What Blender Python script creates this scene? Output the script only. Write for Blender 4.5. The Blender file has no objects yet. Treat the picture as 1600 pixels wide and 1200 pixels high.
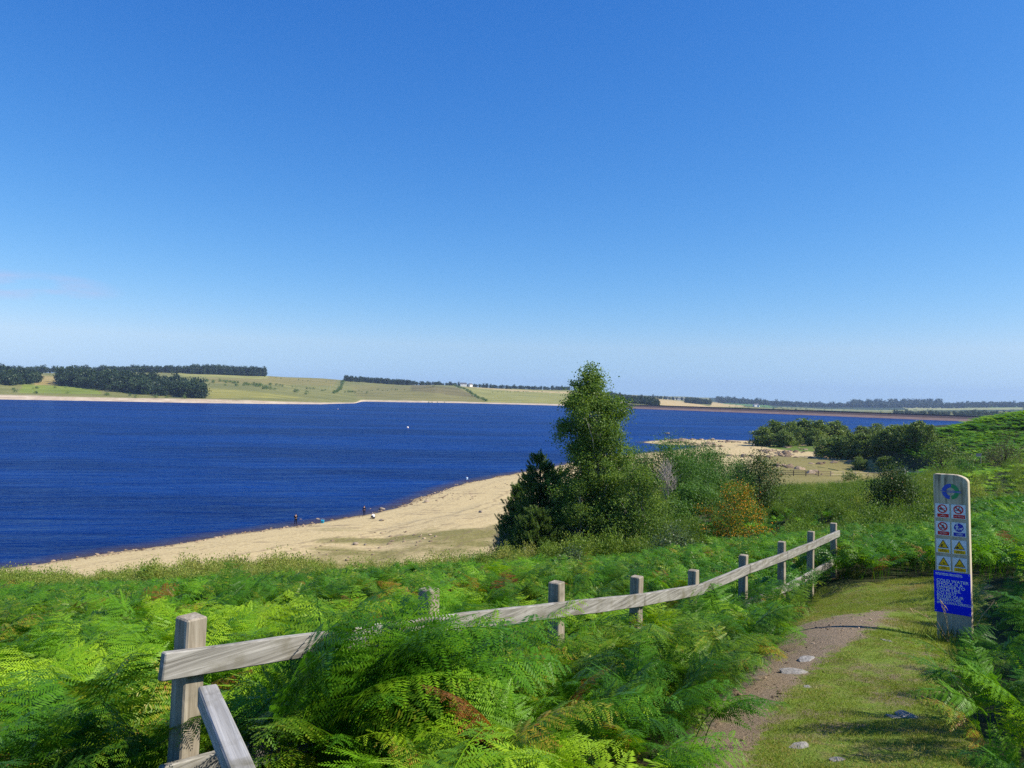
import bpy, bmesh, math, random
import numpy as np
from mathutils import Vector, Matrix, Euler
rng = np.random.default_rng(7)
random.seed(7)
sc = bpy.context.scene
C = sc.collection
R_ = math.radians

# ---------------------------------------------------------------- camera
CZ = 21.0                     # eye height above the lake
PITCH = math.atan(13 / 1200)  # the camera looks a little upwards
ROLL = 0.020                  # and is held slightly tilted
F_ = np.array([0, math.cos(PITCH), math.sin(PITCH)])
U0 = np.array([0, -math.sin(PITCH), math.cos(PITCH)])
R0 = np.array([1.0, 0, 0])
U_ = U0 * math.cos(ROLL) - R0 * math.sin(ROLL)
RT = R0 * math.cos(ROLL) + U0 * math.sin(ROLL)
cam_d = bpy.data.cameras.new('camera')
cam = bpy.data.objects.new('camera', cam_d)
C.objects.link(cam)
cam.matrix_world = Matrix(((RT[0], U_[0], -F_[0], 0), (RT[1], U_[1], -F_[1], 0), (RT[2], U_[2], -F_[2], CZ), (0, 0, 0, 1)))
cam_d.sensor_width = 36
cam_d.lens = 27
cam_d.clip_start = 0.05
cam_d.clip_end = 40000
sc.camera = cam

# ---------------------------------------------------------------- sky, sun, exposure
SUN = Vector((0.70, -0.14, 0.69)).normalized()
SUN_EL = math.asin(SUN.z)
SUN_ROT = math.atan2(SUN.x, SUN.y)
w = bpy.data.worlds.new('World')
sc.world = w
w.use_nodes = True
nt = w.node_tree
nt.nodes.clear()
N = nt.nodes.new
L = nt.links.new
tc = N('ShaderNodeTexCoord')
sep = N('ShaderNodeSeparateXYZ'); L(tc.outputs['Generated'], sep.inputs[0])
mx = N('ShaderNodeMath'); mx.operation = 'MAXIMUM'; mx.inputs[1].default_value = 0.06; L(sep.outputs[2], mx.inputs[0])
cmb = N('ShaderNodeCombineXYZ'); L(sep.outputs[0], cmb.inputs[0]); L(sep.outputs[1], cmb.inputs[1]); L(mx.outputs[0], cmb.inputs[2])
sky = N('ShaderNodeTexSky'); sky.sky_type = 'NISHITA'; sky.sun_disc = False
sky.sun_elevation = SUN_EL; sky.sun_rotation = SUN_ROT
sky.altitude = 200; sky.air_density = 1.0; sky.dust_density = 0.35; sky.ozone_density = 2.0
L(cmb.outputs[0], sky.inputs['Vector'])
SKY_GRADE = ((1.12, 1.72), (0.955, 1.09), (1.13, 0.65))   # per channel: gain, power (a phone's deep blue rendering)
sr = N('ShaderNodeSeparateColor'); cr_ = N('ShaderNodeCombineColor'); L(sky.outputs[0], sr.inputs[0])
SKY_REF = 0.12; SKY_STRENGTH = 0.088
for k in range(3):
    a = N('ShaderNodeMath'); a.operation = 'MULTIPLY'; a.inputs[1].default_value = SKY_REF; L(sr.outputs[k], a.inputs[0])
    p = N('ShaderNodeMath'); p.operation = 'POWER'; p.inputs[1].default_value = SKY_GRADE[k][1]; L(a.outputs[0], p.inputs[0])
    g = N('ShaderNodeMath'); g.operation = 'MULTIPLY'; g.inputs[1].default_value = SKY_GRADE[k][0] / SKY_REF; L(p.outputs[0], g.inputs[0])
    L(g.outputs[0], cr_.inputs[k])
bg = N('ShaderNodeBackground'); bg.inputs['Strength'].default_value = SKY_STRENGTH
# one thin wisp of high cloud low on the left
wz = N('ShaderNodeMapRange'); wz.inputs[1].default_value = 0.0; wz.inputs[2].default_value = 1.0
vm = N('ShaderNodeVectorMath'); vm.operation = 'SUBTRACT'
L(tc.outputs['Generated'], vm.inputs[0])
_wd = F_ + RT * (40 - 800) / 1200 - U_ * (447 - 600) / 1200
_wd = _wd / np.linalg.norm(_wd)
vm.inputs[1].default_value = tuple(_wd)
vs = N('ShaderNodeVectorMath'); vs.operation = 'MULTIPLY'; vs.inputs[1].default_value = (16, 16, 85); L(vm.outputs[0], vs.inputs[0])
ln = N('ShaderNodeVectorMath'); ln.operation = 'LENGTH'; L(vs.outputs[0], ln.inputs[0])
L(ln.outputs['Value'], wz.inputs[0]); wz.inputs[1].default_value = 1.6; wz.inputs[2].default_value = 0.2; wz.inputs[3].default_value = 0; wz.inputs[4].default_value = 1
wn = N('ShaderNodeTexNoise'); wn.inputs['Scale'].default_value = 1.0; wn.inputs['Detail'].default_value = 5
vs2 = N('ShaderNodeVectorMath'); vs2.operation = 'MULTIPLY'; vs2.inputs[1].default_value = (18, 18, 90); L(tc.outputs['Generated'], vs2.inputs[0]); L(vs2.outputs[0], wn.inputs['Vector'])
wr = N('ShaderNodeMapRange'); wr.inputs[1].default_value = 0.40; wr.inputs[2].default_value = 0.75; L(wn.outputs[0], wr.inputs[0])
wm = N('ShaderNodeMath'); wm.operation = 'MULTIPLY'; L(wz.outputs[0], wm.inputs[0]); L(wr.outputs[0], wm.inputs[1])
wm2 = N('ShaderNodeMath'); wm2.operation = 'MULTIPLY'; wm2.inputs[1].default_value = 0.9; L(wm.outputs[0], wm2.inputs[0])
mixc = N('ShaderNodeMix'); mixc.data_type = 'RGBA'; L(wm2.outputs[0], mixc.inputs['Factor']); L(cr_.outputs[0], mixc.inputs['A']); mixc.inputs['B'].default_value = (4.6, 4.7, 6.9, 1)
L(mixc.outputs['Result'], bg.inputs['Color'])
wo = N('ShaderNodeOutputWorld'); L(bg.outputs[0], wo.inputs[0])

sd_ = bpy.data.lights.new('sun', 'SUN'); sd_.energy = 5.0; sd_.angle = R_(0.53); sd_.color = (1.0, 0.93, 0.80)
sun = bpy.data.objects.new('sun', sd_); C.objects.link(sun)
sun.rotation_euler = SUN.to_track_quat('Z', 'Y').to_euler()
sc.view_settings.view_transform = 'Standard'
sc.view_settings.look = 'None'
sc.view_settings.exposure = 0.45
sc.view_settings.gamma = 1.0
sc.cycles.use_denoising = False
sc.cycles.max_bounces = 6
sc.cycles.diffuse_bounces = 3
sc.cycles.glossy_bounces = 2
sc.cycles.transmission_bounces = 4
sc.cycles.volume_bounces = 0
sc.cycles.caustics_reflective = False
sc.cycles.caustics_refractive = False

# ---------------------------------------------------------------- picture <-> world
def ray(px, py):
    px = np.asarray(px, float); py = np.asarray(py, float)
    return F_ + np.multiply.outer((px - 800) / 1200, RT) - np.multiply.outer((py - 600) / 1200, U_)
def at(px, py, d):
    """the point seen at pixel (px, py) of the photograph, d metres ahead (world)"""
    r = ray(px, py)
    return r / r[..., 1:2] * np.asarray(d, float)[..., None] + np.array([0, 0, CZ]) if np.ndim(px) else r / r[1] * d + np.array([0, 0, CZ])
def shore_d(px, py):
    r = ray(px, py); return CZ * r[1] / -r[2]
def to_px(X, Y, Z):
    P = np.stack([X, Y, np.asarray(Z) - CZ], -1)
    f = np.maximum(P @ F_, 0.05)
    return 800 + 1200 * (P @ RT) / f, 600 - 1200 * (P @ U_) / f
def inpoly(x, y, poly):
    x = np.asarray(x); y = np.asarray(y); c = np.zeros(x.shape, bool); n = len(poly)
    for i in range(n):
        x1, y1 = poly[i]; x2, y2 = poly[(i + 1) % n]
        if y1 == y2: continue
        m = ((y1 > y) != (y2 > y)) & (x < (x2 - x1) * (y - y1) / (y2 - y1) + x1)
        c ^= m
    return c
_lat = rng.random((256, 256))
def vnoise(x, y):
    x = np.asarray(x, float); y = np.asarray(y, float)
    xi = np.floor(x).astype(int); yi = np.floor(y).astype(int); fx = x - xi; fy = y - yi
    fx = fx * fx * (3 - 2 * fx); fy = fy * fy * (3 - 2 * fy)
    g = lambda a, b: _lat[a % 256, b % 256]
    return (g(xi, yi) * (1 - fx) + g(xi + 1, yi) * fx) * (1 - fy) + (g(xi, yi + 1) * (1 - fx) + g(xi + 1, yi + 1) * fx) * fy - 0.5
def fbm(x, y, o=4):
    s = 0; a = 1
    for k in range(o):
        s = s + a * vnoise(x * 2 ** k + 17.3 * k, y * 2 ** k + 9.1 * k); a *= 0.5
    return s

# ---------------------------------------------------------------- object helpers
def tag(o, label=None, cat=None, group=None, kind=None):
    if label: o['label'] = label
    if cat: o['category'] = cat
    if group: o['group'] = group
    if kind: o['kind'] = kind
    return o
def empty(name, loc, rz=0.0, label=None, cat=None, group=None):
    o = bpy.data.objects.new(name, None); o.empty_display_size = 0.2
    C.objects.link(o); o.location = tuple(float(v) for v in loc); o.rotation_euler = (0, 0, rz)
    return tag(o, label, cat, group)
def link(name, me, parent=None, mat=None, coll=None):
    o = bpy.data.objects.new(name, me); (coll or C).objects.link(o)
    if mat: me.materials.append(mat)
    if parent: o.parent = parent
    return o
def mesh_np(name, V, F, attrs=None, smooth=False):
    V = np.asarray(V, np.float32); F = np.asarray(F, np.int32); k = F.shape[1]
    me = bpy.data.meshes.new(name)
    me.vertices.add(len(V)); me.vertices.foreach_set('co', V.ravel())
    me.loops.add(F.size); me.loops.foreach_set('vertex_index', F.ravel())
    me.polygons.add(len(F)); me.polygons.foreach_set('loop_start', np.arange(0, F.size, k, dtype=np.int32))
    me.polygons.foreach_set('loop_total', np.full(len(F), k, np.int32))
    if smooth: me.polygons.foreach_set('use_smooth', np.ones(len(F), bool))
    me.update(calc_edges=True)
    for n, a in (attrs or {}).items():
        a = np.asarray(a, np.float32)
        at_ = me.attributes.new(n, 'FLOAT', 'POINT'); at_.data.foreach_set('value', a.ravel())
    me.validate()
    return me
class MB:
    """collects solids into one mesh"""
    def __init__(s): s.v = []; s.f = []
    def add(s, V, F):
        n = len(s.v); s.v += [tuple(float(c) for c in p) for p in V]; s.f += [tuple(i + n for i in f) for f in F]; return s
    def box(s, c, size, M=None):
        x, y, z = [h / 2 for h in size]
        V = [Vector((a * x, b * y, d * z)) for d in (-1, 1) for b in (-1, 1) for a in (-1, 1)]
        M = M or Matrix.Identity(3)
        V = [M @ p + Vector(c) for p in V]
        return s.add(V, [(0, 2, 3, 1), (4, 5, 7, 6), (0, 1, 5, 4), (2, 6, 7, 3), (0, 4, 6, 2), (1, 3, 7, 5)])
    def beam(s, a, b, wd, ht, up=Vector((0, 0, 1)), seg=1, jit=0.0):
        a = Vector(a); b = Vector(b); d = (b - a); u = up - d.normalized() * up.dot(d.normalized()); u.normalize(); r = d.normalized().cross(u)
        V = []; F = []
        for i in range(seg + 1):
            t = i / seg; c = a + d * t
            j = lambda: random.uniform(-jit, jit)
            for (p, q) in ((-1, -1), (1, -1), (1, 1), (-1, 1)):
                V.append(c + r * (p * wd / 2 + j()) + u * (q * ht / 2 + j()))
        for i in range(seg):
            o = 4 * i
            for k in range(4):
                F.append((o + k, o + (k + 1) % 4, o + 4 + (k + 1) % 4, o + 4 + k))
        F.append((3, 2, 1, 0)); o = 4 * seg; F.append((o, o + 1, o + 2, o + 3))
        return s.add(V, F)
    def tube(s, pts, rad, n=6, cap=True):
        pts = [Vector(p) for p in pts]
        if not hasattr(rad, '__len__'): rad = [rad] * len(pts)
        V = []; F = []; prev = None
        for i, p in enumerate(pts):
            t = (pts[min(i + 1, len(pts) - 1)] - pts[max(i - 1, 0)])
            t = t.normalized() if t.length > 1e-9 else Vector((0, 0, 1))
            if prev is None:
                a = Vector((1, 0, 0)) if abs(t.x) < 0.8 else Vector((0, 1, 0))
                u = t.cross(a).normalized()
            else:
                u = (prev - t * prev.dot(t)).normalized()
            prev = u; r = t.cross(u)
            for k in range(n):
                an = 2 * math.pi * k / n; V.append(p + (u * math.cos(an) + r * math.sin(an)) * rad[i])
        for i in range(len(pts) - 1):
            for k in range(n):
                F.append((i * n + k, i * n + (k + 1) % n, (i + 1) * n + (k + 1) % n, (i + 1) * n + k))
        if cap:
            F.append(tuple(range(n - 1, -1, -1))); o = (len(pts) - 1) * n; F.append(tuple(range(o, o + n)))
        return s.add(V, F)
    def lathe(s, prof, n=16, c=(0, 0, 0)):
        V = []; F = []
        for (r, z) in prof:
            for k in range(n):
                a = 2 * math.pi * k / n; V.append((c[0] + r * math.cos(a), c[1] + r * math.sin(a), c[2] + z))
        for i in range(len(prof) - 1):
            for k in range(n):
                F.append((i * n + k, i * n + (k + 1) % n, (i + 1) * n + (k + 1) % n, (i + 1) * n + k))
        F.append(tuple(range(n - 1, -1, -1))); o = (len(prof) - 1) * n; F.append(tuple(range(o, o + n)))
        return s.add(V, F)
    def mesh(s, name, smooth=False):
        me = bpy.data.meshes.new(name); me.from_pydata(s.v, [], s.f); me.update()
        if smooth:
            me.polygons.foreach_set('use_smooth', np.ones(len(me.polygons), bool))
        return me
    def build(s, name, mat, parent=None, smooth=False, bevel=0.0, label=None):
        me = s.mesh(name, smooth)
        if bevel:
            bm = bmesh.new(); bm.from_mesh(me)
            bmesh.ops.bevel(bm, geom=[e for e in bm.edges if e.is_manifold and e.calc_face_angle(0) > 0.5], offset=bevel, segments=1, affect='EDGES', profile=0.5)
            bm.to_mesh(me); bm.free()
        o = link(name, me, parent, mat)
        if label: o['label'] = label
        return o

# ---------------------------------------------------------------- material helpers
def new_mat(name):
    m = bpy.data.materials.new(name); m.use_nodes = True; t = m.node_tree; t.nodes.clear()
    o = t.nodes.new('ShaderNodeOutputMaterial'); return m, t, o
class G:
    """small node-graph helper"""
    def __init__(s, t): s.t = t
    def n(s, typ, **kw):
        nd = s.t.nodes.new(typ)
        for k, v in kw.items(): setattr(nd, k, v)
        return nd
    def l(s, a, b): s.t.links.new(a, b)
    def setin(s, nd, i, v):
        if hasattr(v, 'bl_rna') and v.bl_rna.identifier.startswith('NodeSocket'): s.l(v, nd.inputs[i])
        else: nd.inputs[i].default_value = v
    def coord(s, scale=(1, 1, 1), rot=(0, 0, 0), obj=False):
        tcn = s.n('ShaderNodeTexCoord') if obj else s.n('ShaderNodeNewGeometry')
        src = tcn.outputs['Object' if obj else 'Position']
        if any(rot):
            m0 = s.n('ShaderNodeMapping'); s.l(src, m0.inputs[0]); m0.inputs['Rotation'].default_value = rot; src = m0.outputs[0]
        mp = s.n('ShaderNodeMapping'); s.l(src, mp.inputs[0])
        mp.inputs['Scale'].default_value = scale
        return mp.outputs[0]
    def noise(s, vec, scale=1.0, detail=4, rough=0.55, dist=0.0):
        nd = s.n('ShaderNodeTexNoise'); s.l(vec, nd.inputs['Vector']); nd.inputs['Scale'].default_value = scale
        nd.inputs['Detail'].default_value = detail; nd.inputs['Roughness'].default_value = rough; nd.inputs['Distortion'].default_value = dist
        return nd.outputs[0]
    def ramp(s, fac, stops, interp='LINEAR'):
        nd = s.n('ShaderNodeValToRGB'); s.setin(nd, 0, fac); r = nd.color_ramp; r.interpolation = interp
        while len(r.elements) > 1: r.elements.remove(r.elements[-1])
        r.elements[0].position = stops[0][0]; r.elements[0].color = (*stops[0][1], 1)
        for p, c in stops[1:]:
            e = r.elements.new(p); e.color = (*c, 1)
        return nd.outputs[0]
    def rng(s, v, a, b, c=0.0, d=1.0):
        nd = s.n('ShaderNodeMapRange'); s.setin(nd, 0, v); nd.inputs[1].default_value = a; nd.inputs[2].default_value = b; nd.inputs[3].default_value = c; nd.inputs[4].default_value = d
        return nd.outputs[0]
    def math(s, op, a, b=0.0):
        nd = s.n('ShaderNodeMath', operation=op); s.setin(nd, 0, a); s.setin(nd, 1, b); return nd.outputs[0]
    def mix(s, f, a, b, mode='MIX'):
        nd = s.n('ShaderNodeMix', data_type='RGBA', blend_type=mode)
        s.setin(nd, 'Factor', f)
        for k, v in (('A', a), ('B', b)):
            i = [x for x in nd.inputs if x.name == k and x.type == 'RGBA'][0]
            if hasattr(v, 'bl_rna') and v.bl_rna.identifier.startswith('NodeSocket'): s.l(v, i)
            else: i.default_value = (*v, 1)
        return [x for x in nd.outputs if x.type == 'RGBA'][0]
    def attr(s, name, typ='GEOMETRY'):
        nd = s.n('ShaderNodeAttribute', attribute_name=name, attribute_type=typ); return nd.outputs['Fac']
    def bump(s, h, strength=0.5, dist=0.05):
        nd = s.n('ShaderNodeBump'); s.l(h, nd.inputs['Height']); nd.inputs['Strength'].default_value = strength; nd.inputs['Distance'].default_value = dist
        return nd.outputs[0]
    def pbr(s, col, rough=0.8, spec=0.3, normal=None, metal=0.0):
        nd = s.n('ShaderNodeBsdfPrincipled')
        s.setin(nd, 'Base Color', col if not isinstance(col, tuple) else (*col, 1)); s.setin(nd, 'Roughness', rough)
        nd.inputs['Specular IOR Level'].default_value = spec; nd.inputs['Metallic'].default_value = metal
        if normal is not None: s.l(normal, nd.inputs['Normal'])
        return nd.outputs[0]
def mat_plain(name, col, rough=0.7, var=0.25, scale=8.0, spec=0.3, bump=0.0):
    m, t, o = new_mat(name); g = G(t); v = g.coord((scale,) * 3)
    n = g.noise(v, 1.0, 5, 0.6)
    f = g.rng(n, 0.25, 0.75)
    c = g.mix(f, tuple(x * (1 - var) for x in col), tuple(min(1, x * (1 + var)) for x in col))
    g.l(g.pbr(c, rough, spec, g.bump(n, bump, 0.02) if bump else None), o.inputs[0]); return m
def mat_leaf(name, stops, transl=0.35, rough=0.5, spec=0.25, inst=False, bright=1.35):
    """stops: colour ramp over the 'tint' attribute (0..1)"""
    m, t, o = new_mat(name); g = G(t)
    a = g.attr('tint', 'INSTANCER' if inst else 'GEOMETRY')
    if inst:
        b = g.attr('shade')
        a = g.math('ADD', a, g.math('MULTIPLY', g.math('SUBTRACT', b, 0.5), 0.25))
    c = g.ramp(a, stops)
    p = g.pbr(c, rough, spec)
    tr = g.n('ShaderNodeBsdfTranslucent'); tcol = g.mix(1.0, c, (bright * 1.15, bright * 1.1, bright * 0.55), 'MULTIPLY'); g.l(tcol, tr.inputs[0])
    ms = g.n('ShaderNodeMixShader'); ms.inputs[0].default_value = transl; g.l(p, ms.inputs[1]); g.l(tr.outputs[0], ms.inputs[2])
    g.l(ms.outputs[0], o.inputs[0]); return m
# ---------------------------------------------------------------- the near land
CTRL_PX = [  # pixel, pixel, metres ahead : points of the ground
    # path and its sides
    (1100, 1200, 4.4), (1300, 1200, 4.3), (1520, 1200, 4.1), (1180, 1060, 6.6), (1330, 1080, 6.2), (1500, 1010, 8.4),
    (1490, 1003, 8.8), (1250, 985, 8.8), (1330, 955, 10.6), (1440, 935, 11.8), (1400, 912, 14.0), (1470, 906, 14.3), (1310, 905, 15.0),
    (1309, 887, 16.4), (1420, 884, 18.5), (1560, 960, 10.5), (1598, 905, 11.5), (1560, 870, 18),
    # beyond the path end, scrubby slope
    (1330, 862, 22), (1450, 850, 26), (1550, 822, 34), (1398, 816, 50), (1300, 806, 50), (1200, 842, 48), (1140, 862, 45), (1250, 830, 48), (1480, 795, 60),
    (1550, 790, 50), (1592, 744, 120), (1470, 750, 118), (1380, 765, 112), (1300, 768, 108), (1230, 778, 98), (1160, 795, 85), (1090, 787, 85), (1040, 786, 75), (1075, 803, 66),
    (1000, 800, 75), (950, 815, 75), (1020, 850, 52), (940, 874, 48), (1000, 872, 46), (880, 876, 46), (835, 872, 48), (900, 900, 34), (1010, 890, 32), (1080, 876, 30), (1180, 880, 24),
    # bracken slope down to the lake
    (0, 934, 40), (100, 932, 40), (200, 929, 40), (300, 923, 40), (400, 917, 40), (500, 913, 40), (600, 909, 40), (700, 899, 41), (780, 886, 43), (0, 938, 31), (200, 935, 31), (400, 925, 31), (600, 918, 31),
    (100, 950, 24), (400, 945, 24), (700, 930, 24), (850, 920, 24), (250, 1010, 12), (560, 1000, 12), (760, 985, 12), (0, 1020, 12), (930, 975, 12),
    (0, 958, 57), (400, 945, 57), (650, 935, 57), (780, 905, 60), (850, 900, 62), (0, 960, 64), (-300, 960, 60), (-300, 920, 40), (-300, 1010, 12),
    (400, 938, 68), (650, 922, 72), (790, 868, 88), (900, 850, 88), (150, 985, 62),
    # the flats beside the water
    (700, 835, 102), (800, 822, 108), (900, 800, 120), (960, 790, 130), (1040, 775, 140), (1100, 765, 150), (1180, 757, 160), (1240, 752, 165), (1330, 752, 165),
    (1250, 722, 232), (1300, 733, 200), (1440, 742, 190), (1380, 730, 215), (1290, 714, 260), (1200, 705, 290), (1230, 698, 312), (1320, 700, 300), (1440, 722, 260),
    (1150, 716, 250), (1060, 730, 205), (1400, 692, 370), (1470, 684, 400), (1100, 696, 315),
    # the hill on the right
    (1510, 722, 160), (1600, 716, 150), (1480, 700, 190), (1600, 680, 192), (1540, 690, 190), (1600, 650, 235), (1530, 661, 232), (1470, 674, 226), (1425, 688, 222), (1760, 622, 240),
    (1600, 664, 330), (1500, 682, 330), (1760, 640, 330), (1900, 640, 120), (1800, 690, 80),
]
CTRL_W = [(0, 0, -1.60), (-3, 0.5, -2.2), (3.5, 0, -1.35), (0, -5, -1.0), (7, -4, -0.7), (-8, -4, -2.7), (6, 3, -1.6), (9, 7, -1.9), (14, 12, -2.4), (20, 22, -3.4), (30, 35, -4.5), (60, 60, -6.0),
          (-20, 4, -5.8), (-10, 6, -4.2), (-5, 3, -2.95), (120, 150, -8), (200, 240, 6), (260, 330, 2), (280, 460, -14), (380, 560, -17), (450, 640, -18), (520, 760, -17), (560, 820, -15), (300, 380, -10),
          (-60, 30, -14), (-80, 50, -18.6), (-110, 40, -18.6)]
FENCE = []
_post_px = [310, 683, 882, 1005, 1093, 1170, 1229, 1274, 1309]
_rail_y = [1012, 962, 940, 927, 913, 882, 862, 844.5, 829]
_top_y = [967, 922, 911, 902, 892, 868, 847, 831, 818]
for i in range(9):
    d = 3.9 * (1 + 0.396 * i)
    rail = at(_post_px[i], _rail_y[i], d); top = at(_post_px[i], _top_y[i], d)
    FENCE.append((rail, top))
    CTRL_W.append((rail[0], rail[1], rail[2] - CZ - 1.06))
_cp = [tuple(at(*c)) for c in CTRL_PX] + [(x, y, z + CZ) for x, y, z in CTRL_W]
_cp = np.array(_cp)
def _warp(X, Y):
    Q = np.hypot(X, np.maximum(Y + 12, 0.5)); return np.stack([np.arctan2(X, np.maximum(Y + 12, 0.5)) * 1.6, np.log(Q)], -1)
_cw = _warp(_cp[:, 0], _cp[:, 1])
def _phi(r2): return 0.5 * r2 * np.log(r2 + 1e-9)
_n = len(_cw)
_A = np.zeros((_n + 3, _n + 3)); _A[:_n, :_n] = _phi(((_cw[:, None] - _cw[None]) ** 2).sum(-1)) + np.eye(_n) * 2e-4
_A[:_n, _n] = 1; _A[:_n, _n + 1:] = _cw; _A[_n, :_n] = 1; _A[_n + 1:, :_n] = _cw.T
_sol = np.linalg.solve(_A, np.concatenate([_cp[:, 2], np.zeros(3)]))
def tps(X, Y):
    q = _warp(np.asarray(X, float), np.asarray(Y, float)); sh = q.shape[:-1]; q = q.reshape(-1, 2); out = np.empty(len(q))
    for i in range(0, len(q), 20000):
        b = q[i:i + 20000]
        out[i:i + 20000] = _phi(((b[:, None] - _cw[None]) ** 2).sum(-1)) @ _sol[:_n] + _sol[_n] + b @ _sol[_n + 1:]
    return out.reshape(sh)
SHORE_PX = [(-420, 912), (-200, 900), (0, 888), (60, 881), (120, 872), (180, 863), (240, 855), (340, 838), (400, 830), (460, 822), (520, 813), (570, 805), (610, 795), (640, 785), (670, 773), (700, 762), (730, 753), (760, 747.5), (800, 741.5),
            (850, 732), (900, 722), (960, 713), (1020, 706.5), (1062, 702.5), (1092, 698.5), (1075, 695.5), (1040, 695), (1012, 692.5), (1003, 691), (1012, 689.5), (1040, 687.5), (1060, 686), (1080, 687.5), (1110, 687.5), (1170, 689), (1250, 684.5), (1330, 679), (1420, 672.5), (1490, 666), (1545, 659)]
SHORE = []
for p in SHORE_PX:
    d = shore_d(*p); q = at(p[0], p[1], d); SHORE.append((q[0], q[1]))
LAND = SHORE + [(700, 900), (900, 300), (500, -60), (-300, -60)]
def shore_sd(X, Y):
    X = np.asarray(X, float); Y = np.asarray(Y, float); best = np.full(X.shape, 1e9)
    for (x1, y1), (x2, y2) in zip(SHORE[:-1], SHORE[1:]):
        dx, dy = x2 - x1, y2 - y1; t = np.clip(((X - x1) * dx + (Y - y1) * dy) / (dx * dx + dy * dy), 0, 1)
        best = np.minimum(best, np.hypot(X - x1 - t * dx, Y - y1 - t * dy))
    return np.where(inpoly(X, Y, LAND), best, -best)
def ground(X, Y):
    X = np.asarray(X, float); Y = np.asarray(Y, float)
    L_ = tps(X, Y)
    D = np.hypot(X, Y + 12)
    L_ = L_ + fbm(X * 0.35, Y * 0.35, 3) * 0.10 * np.clip(D / 22, 0.35, 1) + fbm(X * 0.07, Y * 0.07, 2) * 0.5 * np.clip((D - 30) / 60, 0, 1)
    sd = shore_sd(X, Y) + fbm(X * 0.12 + 5, Y * 0.12, 3) * 1.6 * np.clip(D / 150, 0.5, 2)
    L_ = np.maximum(L_, 0.9)
    a = np.maximum(sd, 0); b = 0.085 * a + 0.9 * np.maximum(a - 14, 0)
    k = 0.35
    up = -np.log(np.exp(-np.minimum(b, 40) / k) + np.exp(-np.minimum(L_, 40) / k)) * k
    up = np.where(np.minimum(b, L_) > 12, np.minimum(b, L_), up)
    return np.where(sd < 0, np.maximum(sd * 0.085, -4.0), up)
def gz(x, y): return float(ground(np.array([x]), np.array([y]))[0])
def on_ground(px, py, d0=2.0, d1=420.0):
    """the first point of the ground on the ray through a pixel"""
    ds = np.exp(np.linspace(math.log(d0), math.log(d1), 700)); r = ray(px, py); P = r / r[1] * ds[:, None] + np.array([0, 0, CZ])
    h = P[:, 2] - ground(P[:, 0], P[:, 1]); i = int(np.argmax(h < 0))
    if h[i] >= 0: i = len(ds) - 1
    return P[i]

PATH_POLY = [(1010, 1500), (1085, 1200), (1120, 1120), (1150, 1080), (1200, 1040), (1225, 1010), (1232, 980), (1262, 955), (1285, 928), (1320, 915), (1385, 904), (1445, 902), (1500, 900), (1540, 905), (1545, 950), (1525, 1010), (1488, 1050),
             (1478, 1090), (1512, 1150), (1535, 1200), (1580, 1500), (1700, 2600), (700, 2600)]
DIRT_POLY = [(900, 1600), (1050, 1200), (1120, 1090), (1190, 1030), (1235, 985), (1290, 958), (1395, 952), (1375, 985), (1320, 1012), (1278, 1045), (1240, 1072), (1205, 1110), (1185, 1160), (1172, 1200), (1150, 1500)]
TRAIL_POLY = [(1060, 780), (1075, 790), (1085, 808), (1095, 835), (1078, 838), (1066, 808), (1052, 790)]
GREEN_POLYS = [[(1200, 695), (1272, 695), (1275, 706), (1240, 704), (1195, 700)]]
OLIVE_POLYS = [[(500, 836), (560, 828), (700, 822), (800, 815), (830, 850), (780, 862), (600, 885), (400, 900), (380, 880), (440, 862)],
               [(1190, 712), (1260, 712), (1300, 718), (1300, 712), (1400, 705), (1500, 715), (1520, 770), (1150, 775), (1175, 735)]]
def blur_in(X, Y, Z, polys, jit=10, rep=6):
    px, py = to_px(X, Y, Z); acc = np.zeros(np.shape(X)); r2 = np.random.default_rng(3)
    sx = fbm(X * 0.9 / np.maximum(Y * 0.06, 1), Y * 0.5 / np.maximum(Y * 0.06, 1), 4)
    for _ in range(rep):
        ox, oy = r2.normal(0, jit), r2.normal(0, jit * 0.35)
        m = np.zeros(np.shape(X), bool)
        for p in polys: m |= inpoly(px + ox + sx * jit * 1.5, py + oy + sx * jit * 0.6, p)
        acc += m
    return acc / rep
NU, NV = 400, 470
u = np.tan(np.linspace(R_(-58), R_(58), NU) * 1.0); v = np.exp(np.linspace(math.log(7.0), math.log(1050), NV))
an = np.linspace(R_(-62), R_(62), NU)
GX = np.outer(v, np.sin(an)); GY = np.outer(v, np.cos(an)) - 12
GZ = ground(GX, GY)
idx = np.arange(NU * NV).reshape(NV, NU)
quads = np.stack([idx[:-1, :-1], idx[:-1, 1:], idx[1:, 1:], idx[1:, :-1]], -1).reshape(-1, 4)
fX, fY, fZ = GX.ravel(), GY.ravel(), GZ.ravel()
front = fY > 0.4
sdv = shore_sd(fX, fY)
dirt = np.where(front, blur_in(fX, fY, fZ, [DIRT_POLY, TRAIL_POLY], 14), 0)
olive = np.where(front, blur_in(fX, fY, fZ, OLIVE_POLYS[:1], 30, 14) * .72 + blur_in(fX, fY, fZ, OLIVE_POLYS[1:], 14, 10) * 1.3, 0)
green = np.where(front, blur_in(fX, fY, fZ, GREEN_POLYS, 6), 0)
cx = fX[quads].mean(1); cy = fY[quads].mean(1); cz = fZ[quads].mean(1)
def path_mask(X, Y, Z, grow=0.0):
    px, py = to_px(X, Y, Z)
    n = fbm(X * 1.3, Y * 1.3, 3)
    m = (Y > 0.4) & (Y < 22) & inpoly(px + n * 22, py + n * 8, PATH_POLY)
    return m | ((Y <= 0.4) & (np.abs(X - 0.9) < 1.2))
is_path = path_mask(cx, cy, cz)
is_flat = (cz < np.where(cx > 80, 2.7, 4.0) + fbm(cx * 0.2, cy * 0.2, 3) * 1.2) & (cy > 40)
keep = (cz > -3.9)
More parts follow.
